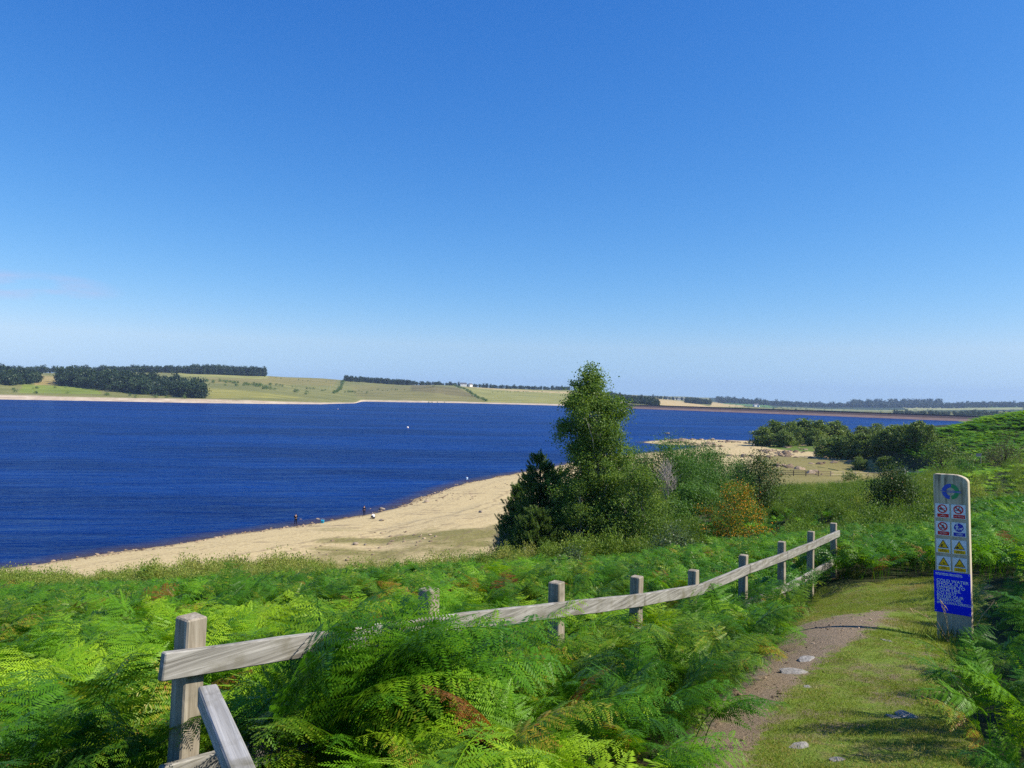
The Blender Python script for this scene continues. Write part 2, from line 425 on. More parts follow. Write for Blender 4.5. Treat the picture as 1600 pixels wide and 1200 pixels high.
ATT = dict(dirt=dirt, olive=olive, green=green, shore=np.clip(sdv, -50, 50) / 50.0)
def sub_mesh(name, mask, mat):
    q = quads[mask & keep]; used = np.unique(q); remap = np.full(NU * NV, -1); remap[used] = np.arange(len(used))
    V = np.stack([fX, fY, fZ], -1)[used]
    me = mesh_np(name, V, remap[q], {k: a[used] for k, a in ATT.items()}, smooth=True)
    o = link(name, me, None, mat); o['kind'] = 'structure'; return o
# ground materials -----------------------------------------------------------
m, t, o_ = new_mat('hillside soil'); g = G(t); v1 = g.coord((1, 1, 1))
n1 = g.noise(v1, 3.0, 6, 0.7); n2 = g.noise(v1, 0.4, 4)
c = g.ramp(n1, [(0.3, (0.012, 0.014, 0.006)), (0.5, (0.030, 0.034, 0.012)), (0.62, (0.06, 0.05, 0.022)), (0.8, (0.10, 0.075, 0.035))])
c = g.mix(g.rng(n2, 0.45, 0.62), c, (0.035, 0.06, 0.012))
c = g.mix(g.attr('dirt'), c, (0.24, 0.19, 0.145))
g.l(g.pbr(c, 0.95, 0.1, g.bump(n1, 0.6, 0.08)), o_.inputs[0]); M_HILL = m
m, t, o_ = new_mat('path turf'); g = G(t); v1 = g.coord((1, 1, 1))
nf = g.noise(v1, 55, 5, 0.75); nm = g.noise(v1, 6.0, 6, 0.62, 0.6); nb = g.noise(v1, 1.3, 4, 0.6)
turf = g.ramp(nf, [(0.25, (0.065, 0.12, 0.012)), (0.45, (0.14, 0.225, 0.025)), (0.6, (0.24, 0.30, 0.055)), (0.8, (0.46, 0.42, 0.15))])
straw = g.ramp(nf, [(0.25, (0.11, 0.085, 0.04)), (0.5, (0.25, 0.19, 0.095)), (0.75, (0.42, 0.33, 0.19))])
dirtc = g.ramp(nf, [(0.2, (0.12, 0.085, 0.055)), (0.5, (0.26, 0.195, 0.13)), (0.75, (0.38, 0.31, 0.225))])
f1 = g.rng(g.math('ADD', g.math('MULTIPLY', nm, 0.6), g.math('MULTIPLY', nb, 0.7)), 0.62, 0.80)
c = g.mix(f1, turf, straw)
fd = g.rng(g.math('ADD', g.attr('dirt'), g.math('MULTIPLY', g.math('SUBTRACT', nm, 0.5), 2.6)), 0.40, 0.74)
fd2 = g.math('MULTIPLY', g.rng(g.math('ADD', nb, g.math('MULTIPLY', nm, 0.45)), 0.76, 0.90), .8)
c = g.mix(g.math('MAXIMUM', fd, fd2), c, dirtc)
hsum = g.math('ADD', nf, g.math('MULTIPLY', nm, 1.5))
g.l(g.pbr(c, 0.95, 0.1, g.bump(hsum, 0.9, 0.03)), o_.inputs[0]); M_PATH = m
m, t, o_ = new_mat('beach sand'); g = G(t); v1 = g.coord((1, 1, 1))
nf = g.noise(v1, 2.5, 6, 0.7); nb = g.noise(g.coord((0.05, 0.12, 0.1)), 1.0, 5, 0.6, 0.5); nl = g.noise(g.coord((0.10, 0.35, 1)), 1.0, 5, 0.65)
sand = g.ramp(nf, [(0.25, (0.35, 0.255, 0.125)), (0.5, (0.52, 0.405, 0.205)), (0.75, (0.63, 0.51, 0.29))])
drk = g.ramp(nf, [(0.3, (0.16, 0.12, 0.07)), (0.7, (0.33, 0.25, 0.15))])
c = g.mix(g.rng(nl, 0.56, 0.70), sand, drk)
ol = g.ramp(nf, [(0.3, (0.125, 0.115, 0.030)), (0.55, (0.215, 0.190, 0.060)), (0.75, (0.36, 0.30, 0.13))])
fo = g.rng(g.math('ADD', g.attr('olive'), g.math('MULTIPLY', g.math('SUBTRACT', nb, 0.5), 2.2)), 0.35, 0.75)
c = g.mix(g.math('MULTIPLY', fo, .95), c, ol)
c = g.mix(g.rng(g.math('ADD', g.attr('green'), g.math('MULTIPLY', g.math('SUBTRACT', nb, 0.5), 0.6)), 0.4, 0.6), c, (0.10, 0.16, 0.022))
sw = g.math('ADD', g.math('MULTIPLY', g.attr('shore'), 50.0), g.math('MULTIPLY', nl, 5.0))
wv_ = g.n('ShaderNodeTexNoise', noise_dimensions='1D'); g.l(sw, wv_.inputs['W']); wv_.inputs['Scale'].default_value = 0.75; wv_.inputs['Detail'].default_value = 5; wv_.inputs['Roughness'].default_value = .7
c = g.mix(g.math('MULTIPLY', g.rng(wv_.outputs[0], .54, .66), .5), c, (0.20, 0.145, 0.085))
wet = g.rng(g.attr('shore'), 0.004, 0.035, 1.0, 0.0)
c = g.mix(g.math('MULTIPLY', wet, 0.6), c, (0.14, 0.095, 0.055))
g.l(g.pbr(c, 0.9, 0.15, g.bump(nf, 0.5, 0.12)), o_.inputs[0]); M_SAND = m
sub_mesh('footpath', is_path, M_PATH)
sub_mesh('sandy_beach', is_flat & ~is_path, M_SAND)
sub_mesh('hillside', ~is_flat & ~is_path, M_HILL)

# ---------------------------------------------------------------- far land, drawn as profiles (shore to crest) along bearings
YH = lambda px: 613 + 0.020 * (px - 800)
FAR = [  # px : shoreline (d, y) then (d, y) of the land
    (-1100, [(700, None, -21), (740, None, -18), (900, None, -8), (1300, None, 10), (2000, None, 22), (7000, None, 10)]),
    (-200, [(930, None, -21), (960, None, -18), (1080, None, -10), (1200, None, 0), (1900, None, 24), (7000, None, 10)]),
    (0, [(None, 624), (962, 617), (1050, 607), (1160, 590), (1800, 580), (7000, 597)]),
    (90, [(None, 625.5), (962, 619), (1080, 608), (1200, 598), (1800, 581), (7000, 599)]),
    (200, [(None, 627.5), (962, 621.5), (1070, 613), (1210, 594), (1800, 581.5), (7000, 601)]),
    (300, [(None, 629.5), (962, 623.5), (1080, 616), (1280, 603), (1950, 583), (7000, 603)]),
    (410, [(None, 631), (968, 626), (1100, 618), (1400, 604), (1950, 586.5), (7000, 606)]),
    (500, [(None, 631.6), (975, 629.0), (1280, 619), (1620, 607), (2080, 590.8), (7000, 607)]),
    (555, [(None, 630.2), (1080, 629.0), (1490, 618.4), (1740, 609.3), (2140, 595.3), (7000, 608)]),
    (566, [(None, 627.3), (1300, 624.5), (1500, 618), (1750, 609), (2150, 595.5), (7000, 609)]),
    (640, [(None, 628.6), (1315, 626), (1500, 618), (1800, 606), (2200, 601.5), (7000, 611)]),
    (680, [(None, 629.2), (1315, 627), (1500, 619), (1780, 603.5), (2200, 602.5), (7000, 611)]),
    (720, [(None, 629.8), (1315, 627.5), (1500, 621.5), (1800, 608.5), (2200, 603.5), (7000, 612)]),
    (760, [(None, 630.8), (1300, 628.6), (1500, 622.5), (1900, 610.5), (2400, 605.5), (7000, 613)]),
    (880, [(None, 634), (1260, 631.6), (1500, 625), (2000, 614.5), (2600, 610.0), (7000, 615)]),
    (955, [(None, 635), (1330, 632), (1600, 627), (2000, 621), (2700, 614.5), (7000, 616)]),
    (1000, [(1230, None, -19.5), (1330, None, -19), (1600, 630), (2100, 625.5), (2700, 621.3), (7000, 618)]),
    (1060, [(1190, None, -19.5), (1330, None, -23), (1700, 633.5), (2200, 630), (2700, 626.5), (7000, 620)]),
    (1115, [(1130, None, -19.5), (1330, None, -26), (1800, 637), (2500, 633.0), (3600, 629.5), (7000, 621.5)]),
    (1200, [(1060, None, -19.5), (1330, None, -32), (2000, 641), (2900, 637.5), (4300, 633.5), (7000, 626.5)]),
    (1300, [(980, None, -19.5), (1330, None, -38), (2200, 645), (3200, 641), (4600, 637), (7000, 631)]),
    (1450, [(890, None, -19.5), (1330, None, -40), (2200, 646), (3000, 641.5), (4300, 637), (7000, 631)]),
    (1600, [(810, None, -19.5), (1330, None, -36), (2000, 648), (2700, 641), (3900, 637), (7000, 633)]),
    (2400, [(700, None, -10), (1330, None, -20), (2000, None, -20), (2700, None, -20), (4000, None, -20), (7000, None, -10)]),
]
cols = []; knots = []
for px, ks in FAR:
    row = []
    for k in ks:
        if len(k) == 3: d = k[0]; y = YH(px) - k[2] * 1200 / d
        elif k[0] is None: y = k[1]; d = shore_d(px, y)
        else:
            d, y = k
            if len(row) == 1: d = row[0][0] + 30
            elif len(row) == 2: d = max(d, row[1][0] + 60)
        row.append((d, y))
    cols.append(px); knots.append(row)
cols = np.array(cols, float); knots = np.array(knots)
FPX = np.concatenate([np.linspace(-1100, -30, 40), np.arange(-24, 1640, 4.0), np.linspace(1645, 2400, 40)])
NS = 12
def far_profile(px):
    d = [np.interp(px, cols, knots[:, k, 0]) for k in range(6)]; y = [np.interp(px, cols, knots[:, k, 1]) for k in range(6)]
    return d, y
def far_point(px, s):
    """s: 0..5 along the profile, shoreline to crest and beyond"""
    px = np.atleast_1d(np.asarray(px, float)); s = np.broadcast_to(np.asarray(s, float), px.shape)
    d, y = far_profile(px); d = np.stack(d, -1); y = np.stack(y, -1)
    k = np.clip(s.astype(int), 0, 4); f = s - k
    ii = np.arange(len(px))
    iv = 1 / d
    dd = d[ii, k] * (1 - f) + d[ii, k + 1] * f
    r0 = at(px, y[ii, k], d[ii, k]); r1 = at(px, y[ii, k + 1], d[ii, k + 1])
    z = r0[:, 2] * (1 - f) + r1[:, 2] * f
    P = at(px, y[ii, k], dd); P[:, 2] = z
    return P
def far_s(px, d):
    dk, _ = far_profile(np.array([px])); dk = [float(a[0]) for a in dk]
    return float(np.interp(d, dk, range(6)))
SS = np.concatenate([np.linspace(0, 1, 7)[:-1], np.linspace(1, 2, 11)[:-1], np.linspace(2, 3, 15)[:-1], np.linspace(3, 4, 15)[:-1], np.linspace(4, 5, 14)])
rows = [far_point(FPX, -0.0)]; rows[0][:, 2] = -3.0; rows[0][:, 1] -= 25
rows += [far_point(FPX, s) for s in SS]
last = rows[-1].copy(); last[:, :2] *= 1.6; last[:, 2] = -140; rows.append(last)
FV = np.stack(rows)                        # rows x cols x 3
dist = np.hypot(FV[..., 0], FV[..., 1])
nz = fbm(FV[..., 0] / 260, FV[..., 1] / 260, 4) * np.clip((dist - 1350) / 900, 0, 1) * 6.0
FV[1:-1, :, 2] += nz[1:-1]
nr, nc = FV.shape[:2]; fi = np.arange(nr * nc).reshape(nr, nc)
fq = np.stack([fi[:-1, :-1], fi[:-1, 1:], fi[1:, 1:], fi[1:, :-1]], -1).reshape(-1, 4)
s_att = np.concatenate([[0], SS, [5]])[:, None] * np.ones((1, nc)) / 5.0
px_att = np.ones((nr, 1)) * FPX[None]
# field colours: polygons in the picture, each a real field with its own crop
FIELDS = [  # (polygon, colour)
    ([(730, 606), (890, 611), (890, 632), (760, 628), (720, 609)], (0.30, 0.30, 0.10)),
    ([(725, 604.5), (830, 610), (890, 612.5), (890, 615), (800, 611)], (0.50, 0.40, 0.20)),
    ([(985, 618), (1060, 626), (1120, 637), (1060, 637), (985, 625)], (0.56, 0.43, 0.22)),
    ([(1110, 628), (1160, 634), (1165, 636), (1112, 636)], (0.52, 0.41, 0.20)),
    ([(1120, 630), (1200, 632), (1210, 638), (1165, 634)], (0.11, 0.22, 0.06)),
    ([(420, 588), (530, 593), (520, 603), (330, 598), (320, 590)], (0.26, 0.235, 0.085)),
    ([(270, 582), (420, 587), (420, 592), (290, 588)], (0.33, 0.33, 0.11)),
    ([(320, 606), (400, 612), (480, 622), (330, 622)], (0.30, 0.29, 0.085)),
    ([(545, 600), (640, 604), (700, 612), (760, 628), (560, 622)], (0.24, 0.225, 0.085)),
    ([(645, 600), (715, 606), (750, 622), (640, 610)], (0.19, 0.17, 0.075)),
    ([(35, 600), (150, 606), (160, 616), (30, 614)], (0.22, 0.28, 0.055)),
    ([(60, 586), (100, 588), (100, 600), (55, 602)], (0.38, 0.30, 0.12)),
    ([(1410, 636), (1500, 634), (1600, 636), (1600, 640), (1420, 641)], (0.34, 0.36, 0.17)),
    ([(1460, 634), (1600, 634.5), (1600, 637), (1480, 637)], (0.16, 0.26, 0.08)),
]
fcol = np.ones((nr, nc, 3)) * np.array([0.22, 0.225, 0.08])
ppx, ppy = to_px(FV[..., 0], FV[..., 1], FV[..., 2])
rgt = ppx > 1110
fcol[rgt & (dist > 3000)] = (0.045, 0.075, 0.035)
tow = (np.sin(FV[..., 0] / 180) + np.sin(FV[..., 1] / 240 + 1)) > 0.9
fcol[rgt & (dist < 4500) & tow] = (0.28, 0.30, 0.13)
fcol[rgt & (dist > 4500) & (fbm(FV[..., 0] / 500, FV[..., 1] / 700, 2) > 0.35)] = (0.17, 0.19, 0.10)
for poly, col in FIELDS: fcol[inpoly(ppx, ppy, poly)] = col
s2 = s_att * 5
me = mesh_np('far_hills', FV.reshape(-1, 3), fq, dict(s=s2.ravel(), px=px_att.ravel()), smooth=True)
ca = me.attributes.new('field', 'FLOAT_COLOR', 'POINT'); ca.data.foreach_set('color', np.concatenate([fcol.reshape(-1, 3), np.ones((nr * nc, 1))], 1).astype(np.float32).ravel())
m, t, o_ = new_mat('far fields'); g = G(t); v1 = g.coord((0.01, 0.01, 0.01))
at_n = g.n('ShaderNodeAttribute', attribute_name='field')
nf = g.noise(g.coord((0.012, 0.03, 0.01)), 1.0, 6, 0.65)
c = g.mix(0.75, at_n.outputs['Color'], g.ramp(nf, [(0.3, (0.42, 0.46, 0.36)), (0.7, (1.15, 1.05, 0.95))]), 'MULTIPLY')
nst = g.noise(g.coord((0.02, 0.02, 0.1)), 3.0, 6, 0.7)
beach = g.ramp(nst, [(0.3, (0.34, 0.25, 0.17)), (0.55, (0.55, 0.44, 0.31)), (0.75, (0.68, 0.56, 0.42))])
c = g.mix(g.rng(g.math('ADD', g.attr('s'), g.math('MULTIPLY', g.math('SUBTRACT', nf, 0.5), 0.8)), 0.8, 1.1, 1.0, 0.0), c, beach)
g.l(g.pbr(c, 0.95, 0.1), o_.inputs[0])
link('far_hills', me, None, m)['kind'] = 'structure'
def far_z(px, d):
    P = far_point(np.array([px]), far_s(px, d))[0]
    return P

# ---------------------------------------------------------------- the lake
wu = np.linspace(R_(-64), R_(64), 130); wv = np.exp(np.linspace(math.log(45), math.log(1900), 220))
WX = np.outer(wv, np.sin(wu)); WY = np.outer(wv, np.cos(wu)); WZ = np.zeros_like(WX)
wi = np.arange(WX.size).reshape(WX.shape)
wq = np.stack([wi[:-1, :-1], wi[:-1, 1:], wi[1:, 1:], wi[1:, :-1]], -1).reshape(-1, 4)
wsd = shore_sd(WX.ravel(), WY.ravel())
# no water behind the dam
_dl = np.array([(181.0, 1270.0), (194, 1180), (361, 990), (494, 812), (560, 720)])
_dy = np.interp(WX.ravel(), _dl[:, 0], _dl[:, 1], left=1e9)
behind = (WX.ravel() > 178) & (WY.ravel() > _dy + 8)
kq = (wsd[wq].min(1) < 45) & ~behind[wq].any(1)
me = mesh_np('lake_water', np.stack([WX, WY, WZ], -1).reshape(-1, 3), wq[kq], dict(shore=np.clip(-wsd, 0, 60) / 60), smooth=True)
m, t, o_ = new_mat('lake water'); g = G(t)
va = g.coord((0.22, 0.85, 1), (0, 0, R_(-16))); vb = g.coord((0.05, 0.22, 1), (0, 0, R_(-10))); vc = g.coord((0.006, 0.022, 1), (0, 0, R_(-3)))
na = g.noise(va, 1.0, 3, 0.55, 0.4); nb = g.noise(vb, 1.0, 5, 0.6, 0.5); nc_ = g.noise(vc, 1.0, 4, 0.6)
h = g.math('ADD', g.math('MULTIPLY', na, 0.35), g.math('MULTIPLY', nb, 1.5))
f = g.rng(nc_, 0.40, 0.60)
deep = g.mix(g.math('ADD', g.math('MULTIPLY', f, .6), g.math('MULTIPLY', g.rng(nb, .3, .7), .4)), (0.0008, 0.011, 0.078), (0.002, 0.033, 0.185))
sh = g.rng(g.math('ADD', g.attr('shore'), g.math('MULTIPLY', g.math('SUBTRACT', nb, 0.5), 0.06)), 0.0, 0.075, 1.0, 0.0)
deep = g.mix(sh, deep, (0.055, 0.038, 0.045))
bmp = g.n('ShaderNodeBump'); g.l(h, bmp.inputs['Height']); bmp.inputs['Strength'].default_value = 1.0; bmp.inputs['Distance'].default_value = 0.9
df = g.n('ShaderNodeBsdfDiffuse'); g.l(deep, df.inputs[0]); g.l(bmp.outputs[0], df.inputs['Normal'])
gl = g.n('ShaderNodeBsdfGlossy'); gl.inputs['Roughness'].default_value = 0.18; gl.inputs[0].default_value = (0.62, 0.85, 1.0, 1); g.l(bmp.outputs[0], gl.inputs['Normal'])
fr = g.n('ShaderNodeFresnel'); fr.inputs['IOR'].default_value = 1.33; g.l(bmp.outputs[0], fr.inputs['Normal'])
ms = g.n('ShaderNodeMixShader'); g.l(g.rng(fr.outputs[0], 0.02, 0.9, 0.0, 0.30), ms.inputs[0]); g.l(df.outputs[0], ms.inputs[1]); g.l(gl.outputs[0], ms.inputs[2])
g.l(ms.outputs[0], o_.inputs[0])
link('lake_water', me, None, m)['kind'] = 'structure'

# ---------------------------------------------------------------- dam
DAM = [(181.0, 1270.0), (194, 1180), (361, 990), (494, 812), (560, 720)]
def dam_profile(p, nrm, zc):
    px_, py_ = p
    pts = [(-34, -4.0), (-8, 2.3), (-2.2, 5.0), (-2.2, 6.0), (-1.5, 6.0), (-1.5, 5.1), (3.5, 5.1), (40, -12)]
    return [(px_ + nrm[0] * a, py_ + nrm[1] * a, z * zc if z > 0 else z) for a, z in pts]
V = []; F = []
dd = [Vector((b[0] - a[0], b[1] - a[1])).normalized() for a, b in zip(DAM[:-1], DAM[1:])]
for i, p in enumerate(DAM):
    tdir = (dd[max(i - 1, 0)] + dd[min(i, len(dd) - 1)]).normalized(); nrm = (-tdir.y, tdir.x)
    if nrm[1] < 0: nrm = (-nrm[0], -nrm[1])
    V += dam_profile(p, nrm, 1.0)
k = 8
for i in range(len(DAM) - 1):
    for j in range(k - 1): F.append((i * k + j, i * k + j + 1, (i + 1) * k + j + 1, (i + 1) * k + j))
F.append(tuple(range(k))); F.append(tuple(range((len(DAM) - 1) * k + k - 1, (len(DAM) - 1) * k - 1, -1)))
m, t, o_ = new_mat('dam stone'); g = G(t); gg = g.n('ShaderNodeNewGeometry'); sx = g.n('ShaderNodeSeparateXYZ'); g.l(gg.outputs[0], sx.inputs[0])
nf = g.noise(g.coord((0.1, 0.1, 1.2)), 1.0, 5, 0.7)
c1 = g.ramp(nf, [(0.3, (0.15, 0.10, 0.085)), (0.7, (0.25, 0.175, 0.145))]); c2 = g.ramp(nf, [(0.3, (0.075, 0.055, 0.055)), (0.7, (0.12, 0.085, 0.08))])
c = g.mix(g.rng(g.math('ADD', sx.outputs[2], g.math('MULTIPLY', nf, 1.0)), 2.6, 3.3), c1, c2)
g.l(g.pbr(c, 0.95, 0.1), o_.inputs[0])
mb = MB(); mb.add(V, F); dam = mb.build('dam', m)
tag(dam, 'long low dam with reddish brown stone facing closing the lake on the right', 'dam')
# ---------------------------------------------------------------- scattering (for what nobody could count)
def proto_coll(name): return bpy.data.collections.new(name)          # never linked to the scene: only a source of instances
def scatter(name, P, R, S, I, coll, tint, label=None, cat=None):
    n = len(P); me = bpy.data.meshes.new(name); me.vertices.add(n); me.vertices.foreach_set('co', np.asarray(P, np.float32).ravel())
    for nm, ty, a in (('rot', 'FLOAT_VECTOR', R), ('scl', 'FLOAT_VECTOR', S), ('pick', 'INT', I), ('tint', 'FLOAT', tint)):
        A = me.attributes.new(nm, ty, 'POINT')
        A.data.foreach_set('vector' if ty == 'FLOAT_VECTOR' else 'value', np.asarray(a, np.int32 if ty == 'INT' else np.float32).ravel())
    me.update()
    o = link(name, me); o['kind'] = 'stuff'
    if label: o['label'] = label
    if cat: o['category'] = cat
    ng = bpy.data.node_groups.new(name + ' nodes', 'GeometryNodeTree')
    ng.interface.new_socket('Geometry', in_out='INPUT', socket_type='NodeSocketGeometry'); ng.interface.new_socket('Geometry', in_out='OUTPUT', socket_type='NodeSocketGeometry')
    g = G(ng); gi = g.n('NodeGroupInput'); go = g.n('NodeGroupOutput')
    ci = g.n('GeometryNodeCollectionInfo'); ci.inputs['Collection'].default_value = coll; ci.inputs['Separate Children'].default_value = True; ci.inputs['Reset Children'].default_value = True
    ip = g.n('GeometryNodeInstanceOnPoints'); ip.inputs['Pick Instance'].default_value = True
    g.l(gi.outputs[0], ip.inputs['Points']); g.l(ci.outputs[0], ip.inputs['Instance'])
    def na(nm, ty):
        q = g.n('GeometryNodeInputNamedAttribute', data_type=ty); q.inputs['Name'].default_value = nm
        return [x for x in q.outputs if x.enabled and x.name == 'Attribute'][0]
    er = g.n('FunctionNodeEulerToRotation'); g.l(na('rot', 'FLOAT_VECTOR'), er.inputs[0])
    g.l(er.outputs[0], ip.inputs['Rotation']); g.l(na('scl', 'FLOAT_VECTOR'), ip.inputs['Scale']); g.l(na('pick', 'INT'), ip.inputs['Instance Index'])
    g.l(ip.outputs[0], go.inputs[0])
    md = o.modifiers.new('scatter', 'NODES'); md.node_group = ng
    return o

# ---------------------------------------------------------------- bracken
FERN_STOPS = [(0.0, (0.20, 0.07, 0.016)), (0.07, (0.25, 0.11, 0.022)), (0.10, (0.36, 0.30, 0.03)), (0.16, (0.16, 0.28, 0.014)), (0.30, (0.034, 0.112, 0.008)), (0.55, (0.082, 0.225, 0.009)), (0.80, (0.160, 0.330, 0.011)), (1.0, (0.30, 0.46, 0.020))]
M_FERN = mat_leaf('bracken frond', FERN_STOPS, 0.33, 0.42, 0.18, inst=True)
M_FERNG = mat_leaf('bracken frond single', FERN_STOPS, 0.33, 0.42, 0.18)
def frond_geo(seed, npair=15, npin=15, stem=0.45, blade=0.75, wide=0.30, bend=(20, 95), detail=True):
    r = np.random.default_rng(seed); V = []; Fq = []; sh = []
    # rachis
    K = 26; a0, a1 = bend; pts = [np.zeros(3)]; seglen = (stem + blade) / K; dirs = []
    for i in range(K):
        t = i / (K - 1); s0 = stem / (stem + blade)
        an = a0 * 0.4 if t < s0 * 0.7 else a0 * 0.4 + (a1 - a0 * 0.4) * ((t - s0 * 0.7) / (1 - s0 * 0.7)) ** 0.8
        an = R_(an); d = np.array([0, math.sin(an), math.cos(an)]); dirs.append(d); pts.append(pts[-1] + d * seglen)
    pts = np.array(pts); dirs = np.array(dirs + [dirs[-1]])
    def along(t):
        f = t * K; i = min(int(f), K - 1); return pts[i] + (pts[i + 1] - pts[i]) * (f - i), dirs[i]
    def quad(a, b, c, d, s):
        n = len(V); V.extend([a, b, c, d]); Fq.append((n, n + 1, n + 2, n + 3)); sh.extend([s] * 4)
    X = np.array([1.0, 0, 0])
    rad = 0.0045
    for i in range(0, K, 2):      # flat crossed stalk strips
        w0 = rad * (1 - i / K * 0.8); w1 = rad * (1 - min(i + 2, K) / K * 0.8)
        quad(pts[i] - X * w0, pts[i] + X * w0, pts[min(i + 2, K)] + X * w1, pts[min(i + 2, K)] - X * w1, 0.75)
        nn = np.cross(dirs[i], X)
        quad(pts[i] - nn * w0, pts[i] + nn * w0, pts[min(i + 2, K)] + nn * w1, pts[min(i + 2, K)] - nn * w1, 0.75)
    t0 = stem / (stem + blade)
    for k in range(npair):
        q = (k + 0.3) / npair; t = t0 + (1 - t0) * q ** 0.92
        c, d = along(min(t, 0.999)); nrm = np.cross(X, d)      # up side of the blade
        ln = wide * (1 - q) ** 0.75 * (0.78 + 0.22 * min(1, q * 6)) * r.uniform(0.9, 1.08) + 0.015
        for sd in (-1, 1):
            fw = R_(52 + 12 * q + r.normal(0, 7)); droop = R_(r.normal(14, 13))
            pd = (X * sd * math.sin(fw) + d * math.cos(fw)); pd = pd * math.cos(droop) - nrm * math.sin(droop)
            side = np.cross(pd, nrm); side /= np.linalg.norm(side); up = np.cross(side, pd)
            s0 = r.uniform(0.3, 0.7)
            if npin <= 1:
                wl = ln * 0.16
                m_ = c + pd * ln * 0.35 - up * ln * 0.02; e = c + pd * ln - up * ln * 0.12
                quad(c, m_ + side * wl, e, m_ - side * wl, s0); continue
            n_ = max(3, int(npin * (ln / (wide + 0.015)) ** 0.8))
            for j in range(n_):
                f = (j + 0.5) / n_; pc = c + pd * ln * f - up * ln * 0.16 * f * f
                pl = ln * 0.25 * (1 - f) ** 0.65 * (0.7 + 0.3 * min(1, f * 5)) + 0.004; wd = ln / n_ * 0.40
                for s2 in (-1, 1):
                    if r.random() < .05: continue
                    fa = R_(66); qd = side * s2 * math.sin(fa) + pd * math.cos(fa) - up * r.uniform(0.05, 0.3)
                    mid = pc + qd * pl * 0.45; e = pc + qd * pl
                    quad(pc - pd * wd * 0.8, mid - pd * wd, e, mid + pd * wd, s0 + r.uniform(-0.2, 0.2))
    return np.array(V), np.array(Fq), np.array(sh)
def fern_proto(coll, geos, mat, name='bracken'):
    V = []; F = []; S = []; n = 0
    for (v, f, s) in geos: V.append(v); F.append(f + n); S.append(s); n += len(v)
    me = mesh_np(name, np.concatenate(V), np.concatenate(F), dict(shade=np.concatenate(S)))
    o = bpy.data.objects.new(name, me); coll.objects.link(o); me.materials.append(mat); return o
def xf(geo, R=(0, 0, 0), T=(0, 0, 0), s=1.0):
    v, f, h = geo; M = np.array(Euler(R).to_matrix()); return (v * s) @ M.T + np.array(T), f, h
FA = proto_coll('fern near'); FB = proto_coll('fern mid'); FC = proto_coll('fern far')
near_geo = [frond_geo(s, 17, 19, st, bl, wd, bd) for s, st, bl, wd, bd in
            [(1, .40, .66, .26, (18, 88)), (2, .48, .72, .29, (15, 78)), (3, .35, .60, .24, (25, 105)), (4, .52, .74, .30, (12, 72)), (5, .30, .52, .21, (30, 98)), (6, .46, .64, .26, (16, 112)), (7, .42, .78, .31, (20, 90)), (8, .30, .55, .22, (35, 120)), (9, .5, .6, .25, (10, 60))]]
near_h = np.array([gq[0][:, 2].max() for gq in near_geo])
for gq in near_geo: fern_proto(FA, [gq], M_FERN)
for s in range(6): fern_proto(FB, [frond_geo(30 + s, 12, 6, .34 + .04 * s, .7, .30, (18 + 2 * s, 80 + 6 * s))], M_FERN)
for s in range(5):
    rr = np.random.default_rng(50 + s); gs = []
    for k in range(8):
        a = rr.uniform(0, 6.28); d = rr.uniform(0, 0.42)
        gs.append(xf(frond_geo(60 + s * 9 + k, 9, 1, .3 + rr.uniform(0, .25), .65, .29, (20, rr.uniform(75, 110))), (0, 0, rr.uniform(0, 6.28)), (d * math.cos(a), d * math.sin(a), rr.uniform(-.1, .05)), rr.uniform(.85, 1.1)))
    fern_proto(FC, gs, M_FERN)
f_line = np.array([[f[0][0], f[0][1]] for f in FENCE])
def near_fence(X, Y):
    best = np.full(X.shape, 9e9); sgn = np.zeros(X.shape)
    for (x1, y1), (x2, y2) in zip(f_line[:-1], f_line[1:]):
        dx, dy = x2 - x1, y2 - y1; t = np.clip(((X - x1) * dx + (Y - y1) * dy) / (dx * dx + dy * dy), 0, 1)
        d = np.hypot(X - x1 - t * dx, Y - y1 - t * dy); s = dx * (Y - y1) - dy * (X - x1)
        sgn = np.where(d < best, np.sign(s), sgn); best = np.minimum(best, d)
    return best, sgn        # sgn<0: on the path side
def fern_points(rmin, rmax, dens, amax=50):
    """uniform points in a ring sector ahead of the viewpoint"""
    A = R_(2 * amax) / 2 * (rmax ** 2 - rmin ** 2); n = int(A * dens)
    r = np.sqrt(rng.uniform(rmin ** 2, rmax ** 2, n)); a = rng.uniform(-R_(amax), R_(amax), n)
    return r * np.sin(a), r * np.cos(a)
SIGN_XY = None
def fern_zone(X, Y, Z):
    ok = ~path_mask(X, Y, Z)
    px, py = to_px(X, Y, Z)
    # keep the foot of the signpost and a little skirt of turf clear
    s = at(1492, 1003, 8.8); ok &= ~((np.hypot(X - s[0], Y - s[1]) < 0.5) | ((np.abs(X - s[0] + (s[1] - Y) * .45) < .62) & (Y > s[1] - 1.9) & (Y < s[1])) | ((np.abs(X - s[0] + 0.55) < 0.7) & (Y > s[1] - 1.4) & (Y < s[1] + 0.3)))
    ok &= Z > 4.5
    return ok
def hue(X, Y, n, base=0.52, amp=0.55):
    return np.clip(base + fbm(X * 0.55, Y * 0.55, 3) * amp + rng.normal(0, 0.13, n), 0.2, 1)
# near fronds
X, Y = fern_points(1.7, 13, 40, 47); Z = ground(X, Y)
fd, sg = near_fence(X, Y); ok = fern_zone(X, Y, Z)
ok &= ~((fd < 0.10)) & ~(np.hypot(X, Y) < 1.9)
ok &= ~((np.hypot(X + 1.25, Y - 3.35) < 0.42))
X, Y, Z, fd, sg = X[ok], Y[ok], Z[ok], fd[ok], sg[ok]; n = len(X)
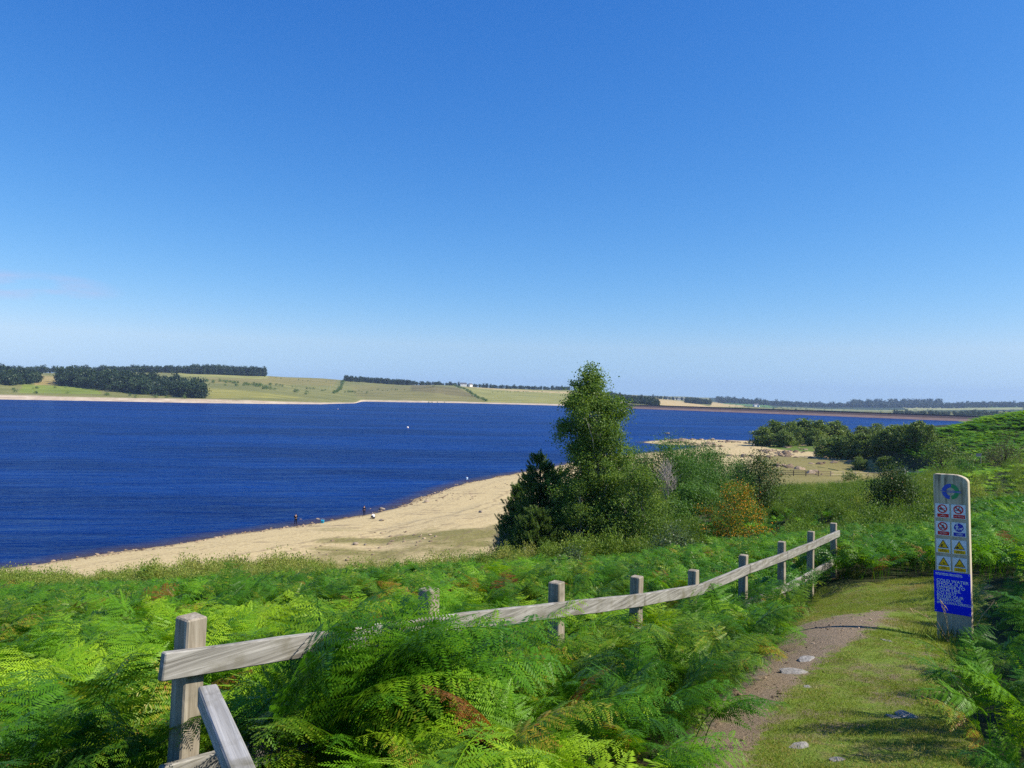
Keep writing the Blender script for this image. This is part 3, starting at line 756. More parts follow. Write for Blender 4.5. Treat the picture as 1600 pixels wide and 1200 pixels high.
# the bracken thins out low beside the trodden path and is tallest on the slope
pn = np.zeros(n); pw = np.zeros(n)
for ox in (-0.45, 0.45): pn += path_mask(X + ox, Y, Z) | path_mask(X, Y + ox, Z)
for ox in (-0.95, -0.7, 0.7, 0.95): pw += path_mask(X + ox, Y, Z)
pxx, pyy = to_px(X, Y, Z); right = (X > 1.6 + Y * 0.30)
gi_ = rng.integers(0, len(near_geo), n)
hgt = np.where((sg < 0) & ~right, rng.uniform(.50, .86, n), rng.uniform(.62, 1.05, n)) * np.clip(0.80 + Y * 0.03, 0.8, 1.0)
tall_ = (sg < 0) & ~right & (fd < .95) & ((Y > 4.2) & (Y < 4.75)); hgt = np.where(tall_, rng.uniform(.80, 1.16, n), hgt)
hgt = np.where((sg < 0) & ~right & (pxx > 600) & (pxx < 940) & (Y > 2.6), np.minimum(hgt, np.where((pxx > 640) & (pxx < 745), .50, .66)), hgt)
hgt *= 1 + fbm(X * .9, Y * .9, 2) * .25
hgt = np.where(right & (Y > 8), hgt * 1.22, hgt)
sc_ = np.clip(hgt / near_h[gi_], .45, 1.35)
rr_ = np.clip(((X + 1.38) / .90) ** 2 + ((Y - 2.95) / 1.2) ** 2, 0, 1.4); sc_ *= np.where(rr_ < 1, 0.32, 1.0)
sc_ *= np.where((sg < 0) & ~right & (Y > 10.5) & (fd < 1.4), np.where(Y > 12, .45, .62), 1.0)
sc_ *= np.where(right & (Y < 7.5) & (pw > 0), 0.7, 1.0)
sc_ *= np.where(right & (pn > 0) & (rng.random(n) < .7), .05, 1.0)
sc_ *= np.where(pn > 0, np.where(right, 0.42, np.where(rng.random(n) < .35, .3, .80)), np.where((pw > 0) & right, 0.58, 1.0))
tint = hue(X, Y, n, 0.56, 0.95)
dead = rng.random(n) < np.where((fbm(X * 0.8 + 40, Y * 0.8, 2) > 0.34), 0.16, 0.015); tint[dead] = rng.uniform(0.0, 0.14, dead.sum())
age_ = rng.random(n) < .07; tint[age_] = rng.uniform(.10, .24, age_.sum())
rot = np.stack([rng.normal(0, 0.16, n), rng.normal(0, 0.16, n), rng.uniform(0, 2 * np.pi, n)], -1)
# most fronds lean downhill and towards the light
lean = rng.random(n) < 0.5; rot[lean, 2] = rng.normal(R_(-120), 0.9, lean.sum())
rl_ = right & (pw + pn > 0); rot[rl_, 2] = rng.normal(R_(-85), 0.5, rl_.sum())
# fronds crowding over the nearest rails from the path side
NF_ = 90; seg_ = np.where(rng.random(NF_) < .66, 0, 3); A_ = f_line[seg_]; B_ = f_line[seg_ + 1]; fx_ = np.where(seg_ == 0, rng.uniform(.20, .56, NF_), rng.uniform(0, 1, NF_))
Q_ = A_ + (B_ - A_) * fx_[:, None]; nv = (B_ - A_)[:, ::-1] * np.array([1, -1]); nv = nv / np.linalg.norm(nv, axis=1, keepdims=True); Q_ = Q_ + nv * rng.uniform(.14, .45, NF_)[:, None]
gi2 = rng.integers(0, len(near_geo), NF_); h2 = np.where(seg_ == 0, rng.uniform(.92, 1.14, NF_), rng.uniform(.66, .88, NF_))
X = np.concatenate([X, Q_[:, 0]]); Y = np.concatenate([Y, Q_[:, 1]]); Z = np.concatenate([Z, ground(Q_[:, 0], Q_[:, 1])]); gi_ = np.concatenate([gi_, gi2]); sc_ = np.concatenate([sc_, np.clip(h2 / near_h[gi2], .6, 1.6)]); tint = np.concatenate([tint, np.clip(rng.normal(.5, .16, NF_), .2, 1)])
rot = np.concatenate([rot, np.stack([rng.normal(0, .14, NF_), rng.normal(0, .14, NF_), rng.normal(R_(-60), .6, NF_)], -1)])
scatter('bracken', np.stack([X, Y, Z - 0.03], -1), rot, np.repeat(sc_[:, None], 3, 1), gi_, FA, tint, 'dense bracken fronds in the foreground around the fence and path', 'bracken')
# middle fronds
X, Y = fern_points(13, 27, 22, 46); Z = ground(X, Y); ok = fern_zone(X, Y, Z); fd, sg = near_fence(X, Y); ok &= fd > 0.12
X, Y, Z = X[ok], Y[ok], Z[ok]; n = len(X); tint = hue(X, Y, n, 0.50, 0.6)
dead = rng.random(n) < 0.02; tint[dead] = rng.uniform(0, .14, dead.sum())
s_ = rng.uniform(0.65, 1.0, n)
scatter('bracken', np.stack([X, Y, Z - 0.03], -1), np.stack([rng.normal(0, .15, n), rng.normal(0, .15, n), rng.uniform(0, 6.28, n)], -1), np.repeat(s_[:, None], 3, 1), rng.integers(0, 6, n), FB, tint, 'bracken carpeting the slope beyond the wooden fence', 'bracken')
# far clumps
X, Y = fern_points(26, 62, 4.2, 46); Z = ground(X, Y); ok = fern_zone(X, Y, Z); px_, py_ = to_px(X, Y, Z)
ok &= ~((px_ > 985) & (Y > 30) & (px_ < 1480) & (rng.random(len(X)) > 0.22)) & (Z > 5.5)
X, Y, Z = X[ok], Y[ok], Z[ok]; n = len(X); tint = hue(X * 0.4, Y * 0.4, n, 0.47, 0.6)
s_ = rng.uniform(0.6, 1.0, n)
scatter('bracken', np.stack([X, Y, Z - 0.05], -1), np.stack([rng.normal(0, .1, n), rng.normal(0, .1, n), rng.uniform(0, 6.28, n)], -1), np.repeat(s_[:, None], 3, 1), rng.integers(0, 5, n), FC, tint, 'bracken along the crest of the slope above the beach', 'bracken')
# the green hill on the right and the slope under it
n0 = 26000
X = rng.uniform(30, 260, n0); Y = rng.uniform(50, 300, n0); Z = ground(X, Y); px_, py_ = to_px(X, Y, Z)
ok = (px_ > 1360) & (px_ < 1760) & (Z > 5.5) & (shore_sd(X, Y) > 25)
ok &= ~((px_ < 1500) & (Y < 110) & (rng.random(n0) < 0.6))
X, Y, Z = X[ok], Y[ok], Z[ok]; n = len(X); tint = np.clip(0.74 + fbm(X * 0.06, Y * 0.06, 4) * 0.35 + rng.normal(0, 0.12, n) + np.where(Y < 135, 0.22, 0), 0.28, 1)
s_ = np.clip(Y / 75, 1.0, 2.6) * rng.uniform(0.75, 1.2, n) * np.where(fbm(X * .12, Y * .12, 3) > 0.28, 0.75, 1.0)
scatter('bracken', np.stack([X, Y, Z - 0.1], -1), np.stack([np.zeros(n), np.zeros(n), rng.uniform(0, 6.28, n)], -1), np.stack([s_, s_, s_ * 0.48], -1), rng.integers(0, 5, n), FC, tint, 'bracken covering the rounded green hill on the right', 'bracken')

# ---------------------------------------------------------------- leaves, shrubs and trees
def leaf_cards(P, size, r, aspect=0.55, up=0.3, direction=None, dj=0.5):
    """one kite-shaped leaf per point"""
    n = len(P); size = np.broadcast_to(size, (n,))
    if direction is None: d = r.normal(size=(n, 3)); d[:, 2] -= up * 0.4
    else: d = np.asarray(direction, float) + r.normal(0, dj, (n, 3))
    d /= np.linalg.norm(d, axis=1, keepdims=True)
    q = r.normal(size=(n, 3)); q[:, 2] += up; s = np.cross(d, q); s /= np.maximum(np.linalg.norm(s, axis=1, keepdims=True), 1e-6)
    L1 = size[:, None]; W = L1 * aspect / 2
    V = np.stack([P, P + d * L1 * 0.45 + s * W, P + d * L1, P + d * L1 * 0.45 - s * W], 1).reshape(-1, 3)
    return V, np.arange(4 * n).reshape(n, 4)
def leaf_mesh(name, V, F, tint, mat):
    me = mesh_np(name, V, F, dict(tint=np.repeat(tint, 4))); me.materials.append(mat); return me
BARK = mat_plain('grey brown bark', (0.075, 0.06, 0.045), 0.9, 0.4, 12, 0.1)
BARK_L = mat_plain('silver bark', (0.34, 0.31, 0.27), 0.85, 0.35, 10, 0.1)
BARK_D = mat_plain('bleached dead wood', (0.36, 0.32, 0.27), 0.9, 0.3, 10, 0.1)
def gstops(c0, c1, c2): return [(0.0, c0), (0.5, c1), (1.0, c2)]
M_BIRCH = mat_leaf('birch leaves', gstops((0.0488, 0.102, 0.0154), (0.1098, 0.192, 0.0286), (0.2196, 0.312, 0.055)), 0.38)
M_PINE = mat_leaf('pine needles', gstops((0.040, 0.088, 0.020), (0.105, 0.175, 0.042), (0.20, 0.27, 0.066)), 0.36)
M_WILLOW = mat_leaf('willow leaves', gstops((0.0312, 0.092, 0.0132), (0.065, 0.161, 0.022), (0.1313, 0.2415, 0.044)), 0.32)
M_ROWAN = mat_leaf('rowan leaves', [(0.0, (0.042, 0.096, 0.012)), (0.45, (0.12, 0.204, 0.024)), (0.62, (0.264, 0.3, 0.025)), (0.70, (0.66, 0.36, 0.02)), (1.0, (0.75, 0.24, 0.012))], 0.30)
M_OAK = mat_leaf('copse leaves', gstops((0.05, 0.0976, 0.0176), (0.1125, 0.1806, 0.033), (0.225, 0.2867, 0.0605)), 0.25)
M_DARKB = mat_leaf('dark hawthorn leaves', [(0.0, (0.0234, 0.0546, 0.012)), (0.6, (0.0585, 0.1066, 0.0216)), (0.92, (0.1105, 0.156, 0.036)), (1.0, (0.286, 0.104, 0.024))], 0.25)
M_SCRUB = mat_leaf('scrub leaves', gstops((0.040, 0.075, 0.015), (0.080, 0.130, 0.028), (0.165, 0.20, 0.06)), 0.32)
M_SCRUBI = mat_leaf('scrub leaves massed', [(0.0, (0.056, 0.1098, 0.013)), (0.4, (0.1176, 0.2016, 0.022)), (0.75, (0.2128, 0.2912, 0.04)), (1.0, (0.3024, 0.3136, 0.075))], 0.32, inst=True)
M_FARW = mat_leaf('far wood leaves', gstops((0.014, 0.032, 0.012), (0.032, 0.062, 0.020), (0.070, 0.105, 0.030)), 0.15, inst=True)
M_THIN = mat_leaf('thin russet leaves', gstops((0.05, 0.06, 0.03), (0.085, 0.09, 0.042), (0.14, 0.12, 0.06)), 0.3)

def clumps_in(profile, n, r, h0=0.12, lean=(0, 0), inner=0.25, squash=0.8):
    """clump centres inside an envelope radius(h) given as [(h, radius)]; metres"""
    hs = [p[0] for p in profile]; rs = [p[1] for p in profile]; H = hs[-1]; out = []
    area = np.interp(np.linspace(hs[0], H, 60), hs, rs); cdf = np.cumsum(area + 0.05 * area.max()); cdf /= cdf[-1]
    for k in range(n):
        h = np.interp(r.random(), cdf, np.linspace(hs[0], H, 60)); R = np.interp(h, hs, rs)
        a = r.uniform(0, 2 * np.pi); q = R * (inner + (1 - inner) * math.sqrt(r.random()))
        lump = 0.82 + 0.28 * math.sin(3 * a + h * 2.1) + r.normal(0, 0.06)
        out.append((q * lump * math.cos(a) + lean[0] * h, q * lump * math.sin(a) + lean[1] * h, h))
    return np.array(out)
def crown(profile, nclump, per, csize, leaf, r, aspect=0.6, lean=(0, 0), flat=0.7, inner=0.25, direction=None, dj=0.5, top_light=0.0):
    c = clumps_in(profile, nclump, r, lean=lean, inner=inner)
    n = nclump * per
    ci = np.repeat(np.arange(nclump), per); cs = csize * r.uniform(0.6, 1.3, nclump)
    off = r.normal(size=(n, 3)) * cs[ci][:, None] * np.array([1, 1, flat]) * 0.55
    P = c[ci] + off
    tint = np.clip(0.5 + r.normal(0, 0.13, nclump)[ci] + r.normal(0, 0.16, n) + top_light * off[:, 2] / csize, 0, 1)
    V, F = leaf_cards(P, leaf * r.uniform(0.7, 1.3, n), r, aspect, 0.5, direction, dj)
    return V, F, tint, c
def limbs(mb, c, H, r, r0, trunk_top, nmax=40, lean=(0, 0), fork=0.12):
    """a bent tapering trunk and limbs that run out to the leaf clumps"""
    K = 7; tp = [Vector((lean[0] * H * t + r.normal(0, 0.012 * H) * (t > 0), lean[1] * H * t + r.normal(0, 0.012 * H) * (t > 0), trunk_top * t)) for t in np.linspace(0, 1, K)]
    mb.tube(tp, [r0 * (1 - 0.82 * t) * (1.25 if t == 0 else 1) for t in np.linspace(0, 1, K)], 7)
    sel = r.permutation(len(c))[:nmax]
    for i in sel:
        e = Vector(c[i]); hb = min(trunk_top * 0.97, max(fork * H, e.z - 0.25 * H - 0.45 * math.hypot(e.x - lean[0] * e.z, e.y - lean[1] * e.z)))
        t = hb / trunk_top; k = min(int(t * (K - 1)), K - 2); b = tp[k].lerp(tp[k + 1], t * (K - 1) - k)
        m_ = b.lerp(e, 0.5) + Vector((r.normal(0, .03 * H), r.normal(0, .03 * H), 0.03 * H)); rb = r0 * (1 - 0.75 * t) * 0.45
        mb.tube([b, b.lerp(m_, .5), m_, m_.lerp(e, .6), e], [rb, rb * .8, rb * .6, rb * .4, rb * .15], 5, cap=False)
    return tp
def tree(name, loc, label, group, cr, wood, trunk_mat, cat='tree', rz=0.0, part='crown'):
    t = empty(name, loc, rz, label, cat, group)
    V, F, tint, leafmat = cr
    o = link(part, leaf_mesh(part, V, F, tint, leafmat), t)
    wood.build('trunk', trunk_mat, t, smooth=True)
    return t
def copy_tree(src, loc, rz, s, label, group=None, tilt=(0, 0)):
    c = src.copy(); C.objects.link(c); c.location = tuple(float(v) for v in loc); c.rotation_euler = (tilt[0], tilt[1], rz); c.scale = (s if hasattr(s, '__len__') else (s, s, s)); c['label'] = label
    if group: c['group'] = group
    for ch in list(src.children):
        k = ch.copy(); C.objects.link(k); k.parent = c
    return c
def place(px, py, d):
    p = at(px, py, d); return (p[0], p[1], gz(p[0], p[1]) - 0.05)
# ---------------------------------------------------------------- trees in the middle distance
def px_profile(pts, d):
    """[(pixels above the base, half width in pixels)] -> metres at distance d"""
    return [(a * d / 1200, b * d / 1200) for a, b in pts]
# tall silver birch
r = np.random.default_rng(11); d = 48.0
prof = px_profile([(10, 40), (40, 70), (85, 84), (125, 74), (155, 58), (190, 54), (225, 54), (250, 46), (272, 30), (290, 14), (306, 2)], d)
lean = (-0.085, 0.0)
V, F, tn, cc = crown(prof, 440, 220, 0.60, 0.115, r, 0.75, lean=lean, inner=0.12, top_light=0.10)
# drooping outer sprays
c2 = clumps_in(prof, 260, r, lean=lean, inner=0.85); k = 70; P = np.repeat(c2, k, 0) + np.stack([r.normal(0, .10, 260 * k), r.normal(0, .10, 260 * k), -np.abs(r.normal(0, .42, 260 * k))], -1)
V2, F2 = leaf_cards(P, 0.085 * r.uniform(.7, 1.3, len(P)), r, 0.75, 0.3); tn2 = np.clip(0.58 + np.repeat(r.normal(0, .14, 260), k) + r.normal(0, .15, len(P)), 0, 1)
wood = MB(); limbs(wood, cc, prof[-1][0], r, 0.15, prof[-1][0] * 0.93, 90, lean)
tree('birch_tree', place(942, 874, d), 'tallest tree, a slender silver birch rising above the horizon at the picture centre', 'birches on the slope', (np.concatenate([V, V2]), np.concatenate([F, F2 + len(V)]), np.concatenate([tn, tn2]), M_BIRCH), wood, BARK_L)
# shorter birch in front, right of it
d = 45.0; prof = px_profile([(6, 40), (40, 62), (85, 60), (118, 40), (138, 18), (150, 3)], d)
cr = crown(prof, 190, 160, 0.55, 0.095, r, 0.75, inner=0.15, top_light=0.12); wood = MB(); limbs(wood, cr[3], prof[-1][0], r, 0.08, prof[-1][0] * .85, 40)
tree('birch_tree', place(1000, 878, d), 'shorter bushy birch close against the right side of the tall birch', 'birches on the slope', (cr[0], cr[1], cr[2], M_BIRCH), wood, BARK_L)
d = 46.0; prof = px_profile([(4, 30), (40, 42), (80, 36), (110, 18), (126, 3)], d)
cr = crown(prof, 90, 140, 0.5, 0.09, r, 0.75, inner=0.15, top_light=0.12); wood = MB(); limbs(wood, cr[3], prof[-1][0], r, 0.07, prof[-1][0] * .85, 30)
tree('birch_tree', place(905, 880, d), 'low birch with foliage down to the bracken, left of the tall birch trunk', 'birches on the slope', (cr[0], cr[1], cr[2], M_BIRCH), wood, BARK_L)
# pines
def pine(name, loc, H, Rb, r, label, nwh=11, tip=0.55, tuft=40, lean=0.0):
    wood = MB(); tp = [(lean * H * t, 0, H * t) for t in np.linspace(0, 1, 6)]; wood.tube(tp, [0.11 * H / 6 * (1 - .85 * t) + .008 for t in np.linspace(0, 1, 6)], 7)
    Ps = []; Ds = []
    for k in range(nwh):
        q = (k + 0.3) / nwh; h = H * (0.10 + 0.90 * q); R = Rb * 1.15 * (1 - q) ** 0.55 * r.uniform(.8, 1.12) + .1
        for j in range(r.integers(8, 12)):
            a = r.uniform(0, 6.28); e = np.array([R * math.cos(a), R * math.sin(a), R * r.uniform(.15, .55)]) * r.uniform(.7, 1.05); b = np.array([lean * h, 0, h])
            wood.tube([b, b + e * .5 - np.array([0, 0, .05 * R]), b + e], [.022, .014, .005], 4, cap=False)
            for f in np.linspace(.3, 1, max(3, int(R * 5))):
                for _ in range(3):
                    c = b + e * f + r.normal(0, .09 + .05 * R, 3); Ps.append(c); Ds.append(e / np.linalg.norm(e) * .8 + np.array([0, 0, .7]))
        if k > nwh - 4: Ps.append(np.array([lean * h, 0, h])); Ds.append(np.array([0, 0, 1.0]))
    for z in np.linspace(H * .9, H * 1.03, 4): Ps.append(np.array([lean * H, 0, z])); Ds.append(np.array([0, 0, 1.0]))
    Ps = np.array(Ps); Ds = np.array(Ds); n = len(Ps); P = np.repeat(Ps, tuft, 0) + np.repeat(Ds, tuft, 0) * r.uniform(-.05, .22, (n * tuft, 1)); D = np.repeat(Ds, tuft, 0) + r.normal(0, .55, (n * tuft, 3))
    V, F = leaf_cards(P, .14 * r.uniform(.7, 1.2, len(P)), r, .26, .3, D, .25); tn = np.clip(.45 + np.repeat(r.normal(0, .16, n), tuft) + r.normal(0, .15, len(P)), 0, 1)
    tree(name, loc, label, 'pines beside the birch', (V, F, tn, M_PINE), wood, BARK)
pine('pine_tree', place(842, 872, 50), 6.9, 1.75, r, 'dark pine with the highest tip, immediately left of the tall birch', 12)
pine('pine_tree', place(812, 868, 54), 6.0, 1.35, r, 'dark pine overlooking the sand, outermost big one left of the birch', 11, lean=-.02)
pine('pine_tree', place(872, 872, 52), 6.3, 1.5, r, 'dark pine squeezed between the highest pine and the birch', 11)
pine('pine_sapling', place(796, 862, 50), 3.1, .75, r, 'small spiky pine sapling standing out against the sand', 8, tuft=20)
pine('pine_tree', place(838, 876, 46), 2.9, 1.5, r, 'low spreading pine at the foot of the larger pines', 7)
# bare twiggy shrub against the sand
def bare(name, loc, H, W, n, r, label, mat, cat, r0=.02, up=.75, trunk=0.0, group=None):
    t = empty(name, loc, 0, label, cat, group); mb = MB(); b0 = Vector((0, 0, 0))
    if trunk: mb.tube([(0, 0, -.1), (.02, 0, trunk * .5), (0, 0, trunk)], [r0 * 2.6, r0 * 2.1, r0 * 1.9], 7); b0 = Vector((0, 0, trunk))
    for i in range(n):
        a = r.uniform(0, 6.28); q = W * math.sqrt(r.random()); e = Vector((q * math.cos(a), q * math.sin(a), H * (1 - .45 * (q / W) ** 2) * r.uniform(.75, 1.05)))
        s = b0 + Vector((r.normal(0, .04), r.normal(0, .04), 0)); m1 = s.lerp(e, .4) + Vector((e.x * .05, e.y * .05, .05 * H)); rr = r0 * r.uniform(.6, 1.0)
        mb.tube([s, s.lerp(m1, .5), m1, m1.lerp(e, .5) + Vector((r.normal(0, .03 * H), r.normal(0, .03 * H), 0)), e], [rr, rr * .85, rr * .7, rr * .5, rr * .25], 5, cap=False)
        for j in range(3):
            f = r.uniform(.45, .9); p = m1.lerp(e, (f - .4) / .6); e2 = p + Vector((r.normal(0, .14 * H), r.normal(0, .14 * H), r.uniform(.12, .3) * H)); mb.tube([p, p.lerp(e2, .5) + Vector((0, 0, .02 * H)), e2], [rr * .5, rr * .35, rr * .15], 4, cap=False)
    mb.build('branches', mat, t, smooth=True); return t
bare('bare_shrub', place(784, 866, 49), 2.4, .75, 34, r, 'leafless grey twiggy shrub beside the pine sapling at the sand', BARK_D, 'shrub', .012)
# dead tree
bare('dead_tree', place(1041, 790, 72), 4.3, 1.15, 40, r, 'bleached leafless tree with fan of bare branches right of the birch', BARK_D, 'tree', .045, trunk=.7)
# windswept willows behind
def willow(px, py, d, wpx, hpx, label, seed, sk=-0.30, mat=M_WILLOW, nc=110, per=170, leaf=.21):
    r = np.random.default_rng(seed); H = hpx * d / 1200; W = wpx * d / 1200 / 2
    prof = [(0.02 * H, W * .9), (.25 * H, W * 1.05), (.5 * H, W), (.75 * H, W * .75), (.92 * H, W * .42), (H, W * .1)]
    cr = crown(prof, nc, per, .26 * W + .14 * H, leaf, r, .34, lean=(sk, 0), flat=.8, inner=.3, direction=(-.75, 0, .75), dj=.45, top_light=.12)
    wood = MB(); limbs(wood, cr[3], H, r, .09, H * .8, 26, (sk, 0))
    return tree('willow_tree', place(px, py, d), label, 'windswept willows below the birch', (cr[0], cr[1], cr[2], mat), wood, BARK)
willow(1018, 790, 86, 72, 98, 'windswept willow nearest the tall birch, behind the dead tree', 21)
willow(1072, 792, 84, 58, 100, 'windswept willow immediately right of the bleached dead tree', 22)
willow(1104, 790, 88, 58, 96, 'tall windswept willow leaning left, behind the trail bend', 23)
willow(1134, 786, 94, 54, 88, 'windswept willow standing directly behind the orange rowan', 24)
willow(1160, 780, 98, 46, 66, 'rounded dark willow bush at the right end of the willow row', 25, sk=-.05)
willow(1090, 800, 66, 70, 34, 'low bright green willow scrub under the leaning willows', 26, sk=-.1)
willow(1056, 812, 62, 34, 30, 'low bright green bush at the foot of the dead tree', 27, sk=0)
# rowan
r = np.random.default_rng(31); d = 45.0; prof = px_profile([(2, 30), (20, 54), (50, 60), (78, 48), (100, 26), (114, 6)], d)
V, F, tn, cc = crown(prof, 120, 130, .42, .085, r, .6, inner=.2)
hs = V.reshape(-1, 4, 3).mean(1); ob = (r.random(120)[np.repeat(np.arange(120), 130)] < .7) & (hs[:, 2] > .7) & (r.random(len(tn)) < .26)
tn = np.where(ob, r.uniform(.68, 1, len(tn)), tn * .75); wood = MB(); limbs(wood, cc, prof[-1][0], r, .07, prof[-1][0] * .8, 40)
tree('rowan_tree', place(1148, 860, d), 'rowan speckled orange with berries and turning leaves', None, (V, F, tn, M_ROWAN), wood, BARK)
# dark sparse hawthorn behind it and the round dark one to the right
def hawthorn(px, py, d, wpx, hpx, label, seed, nc=46, per=70, leaf=.11, mat=M_DARKB, spread=.30, name='hawthorn_tree', grp=None, cat='tree'):
    r = np.random.default_rng(seed); H = hpx * d / 1200; W = wpx * d / 1200 / 2
    prof = [(.06 * H, W * .65), (.3 * H, W), (.6 * H, W * .95), (.85 * H, W * .55), (H, W * .12)]
    cr = crown(prof, nc, per, spread * W + .06 * H, leaf, r, .65, inner=.3, flat=.8, top_light=.08); wood = MB(); limbs(wood, cr[3], H, r, .02 * H + .02, H * .8, 36)
    return tree(name, place(px, py, d), label, grp, (cr[0], cr[1], cr[2], mat), wood, BARK, cat)
hawthorn(1186, 826, 58, 72, 100, 'dark sparse hawthorn with spiky top, behind and right of the orange rowan', 41, 90, 80, .125)
hawthorn(1397, 820, 50, 72, 94, 'round dark tree standing alone left of the warning signpost', 42, 110, 100, .115)
hawthorn(1328, 763, 165, 27, 17, 'small round bush on the dry grass by the long field fence', 43, 16, 60, .25, M_OAK, name='bush', cat='bush')
hawthorn(1471, 750, 132, 58, 68, 'dense grey green tree directly behind the warning signpost top', 44, 50, 80, .24, M_OAK, name='tree')
hawthorn(1569, 742, 122, 60, 66, 'thin brownish tree with twin trunks near the right edge', 45, 60, 70, .17, M_THIN, name='tree')
hawthorn(1510, 733, 150, 50, 22, 'dark hedge bush under the green hill, left of the small post', 46, 26, 60, .26, M_OAK, name='bush', cat='bush', grp='bushes at the hill foot')
hawthorn(1552, 738, 150, 36, 22, 'dark hedge bush under the green hill, right of the small post', 47, 22, 60, .26, M_OAK, name='bush', cat='bush', grp='bushes at the hill foot')
hawthorn(1590, 748, 128, 30, 22, 'dark bush at the right edge behind the twin trunked tree', 48, 18, 60, .26, M_OAK, name='bush', cat='bush', grp='bushes at the hill foot')
hawthorn(1515, 757, 118, 46, 26, 'low dark bush in the dip below the small post', 49, 24, 60, .22, M_WILLOW, name='bush', cat='bush', grp='bushes at the hill foot')
hawthorn(1273, 806, 62, 44, 26, 'dark low bush in the scrub left of the round dark tree', 50, 24, 60, .12, M_DARKB, name='bush', cat='bush', grp='dark bushes in the scrub')
hawthorn(1335, 806, 60, 30, 20, 'small dark bush in the scrub just beside the round dark tree', 51, 18, 60, .12, M_DARKB, name='bush', cat='bush', grp='dark bushes in the scrub')
# leafy goat willows in front of the birch
M_GOAT = mat_leaf('goat willow leaves', gstops((.035, .075, .020), (.075, .125, .040), (.17, .215, .085)), .3, .35, .4)
hawthorn(1056, 886, 34, 84, 66, 'pale leaved goat willow bush in front of the rowan and birch', 52, 60, 80, .085, M_GOAT, name='goat_willow', cat='bush', grp='goat willows on the slope')
hawthorn(895, 905, 30, 64, 44, 'pale leaved goat willow bush low in the bracken, left of the birch foot', 53, 40, 70, .075, M_GOAT, name='goat_willow', cat='bush', grp='goat willows on the slope')
hawthorn(735, 905, 38, 70, 30, 'dark rounded bush sunk in the bracken above the beach', 54, 24, 70, .09, M_BIRCH, name='bush', cat='bush')
hawthorn(98, 1022, 11.5, 84, 82, 'young birch sapling with small glossy leaves in the left bracken', 55, 26, 26, .045, M_GOAT, spread=.35, name='birch_sapling', cat='tree', grp='birch saplings in the bracken')
hawthorn(292, 968, 17, 60, 52, 'young birch sapling half sunk in bracken, beyond the near fence post', 56, 22, 26, .055, M_GOAT, spread=.35, name='birch_sapling', cat='tree', grp='birch saplings in the bracken')
# distant copses: each tree a thing, four crowns shared between them
def copse_proto(seed, W=4.2, H=9.0, nc=70, per=70, leaf=.62, mat=M_OAK, vis=.16):
    r = np.random.default_rng(seed)
    prof = [(.03 * H, W * .75), (.25 * H, W * 1.02), (.6 * H, W * 1.0), (.85 * H, W * .72), (H, W * .25)]
    cr = crown(prof, nc, per, 1.25, leaf, r, .7, inner=.45, flat=.7, top_light=.22); wood = MB(); limbs(wood, cr[3], H, r, .24, H * .7, 22, fork=.05)
    return cr, wood
_cp4 = [copse_proto(s, W, H) for s, W, H in ((61, 4.3, 8.8), (62, 3.6, 9.6), (63, 4.8, 8.2), (64, 3.2, 8.4))]
protos = []
COPSE = [  # px, py(base), d, crown width px, height px, label
    (1191, 697, 318, 40, 30, 'low tree at the lake end of the far copse, beside the sand'), (1212, 693, 330, 44, 38, 'broad dark tree second from the lake in the far copse'),
    (1236, 693, 326, 40, 36, 'rounded tree in the front of the far copse above the bright turf'), (1258, 692, 336, 46, 40, 'broad high tree in the middle of the far copse'),
    (1280, 693, 330, 40, 38, 'dark rounded tree right of the middle of the far copse'), (1302, 692, 336, 42, 38, 'tall dark tree near the right end of the far copse'),
    (1318, 690, 345, 26, 28, 'thin tree at the right end of the far copse'), (1225, 694, 312, 30, 26, 'small pale twiggy tree at the front of the far copse'),
    (1272, 695, 314, 30, 28, 'small dark tree at the front right of the far copse'),
    (1348, 688, 372, 30, 24, 'pale thin tree at the left of the hindmost copse'), (1372, 688, 380, 36, 26, 'grey green tree left of the middle of the hindmost copse'), (1398, 689, 376, 36, 26, 'rounded tree in the middle of the hindmost copse'),
    (1424, 690, 372, 38, 28, 'broad dark tree in the hindmost copse by the hill'), (1450, 690, 366, 34, 24, 'dark tree of the hindmost copse touching the hill slope'),
    (1289, 712, 258, 36, 30, 'dark tree casting its shadow on the dry field, leftmost of the near copse'), (1308, 718, 248, 38, 36, 'wide spreading tree second from the left in the near copse'),
    (1330, 722, 242, 36, 40, 'tall tree near the left of the near copse'), (1352, 724, 236, 36, 38, 'tall dark tree left of the middle of the near copse'),
    (1373, 727, 230, 34, 36, 'round tree in the middle of the near copse'), (1392, 730, 226, 36, 38, 'dark tree right of the middle of the near copse'),
    (1412, 733, 220, 34, 36, 'leaning tree near the right of the near copse'), (1432, 737, 214, 36, 40, 'broad tree near the right end of the near copse'),
    (1450, 740, 208, 30, 34, 'last tree on the right of the near copse'), (1320, 706, 272, 40, 26, 'pale grey tree crown behind the left of the near copse'),
    (1365, 709, 268, 44, 28, 'tree crown rising behind the middle of the near copse'), (1405, 713, 262, 44, 28, 'tree crown rising behind the right of the near copse'),
    (1343, 729, 218, 26, 20, 'low bush under the front of the near copse'), (1385, 735, 212, 26, 20, 'low bush at the front of the near copse, right of its middle'),
]
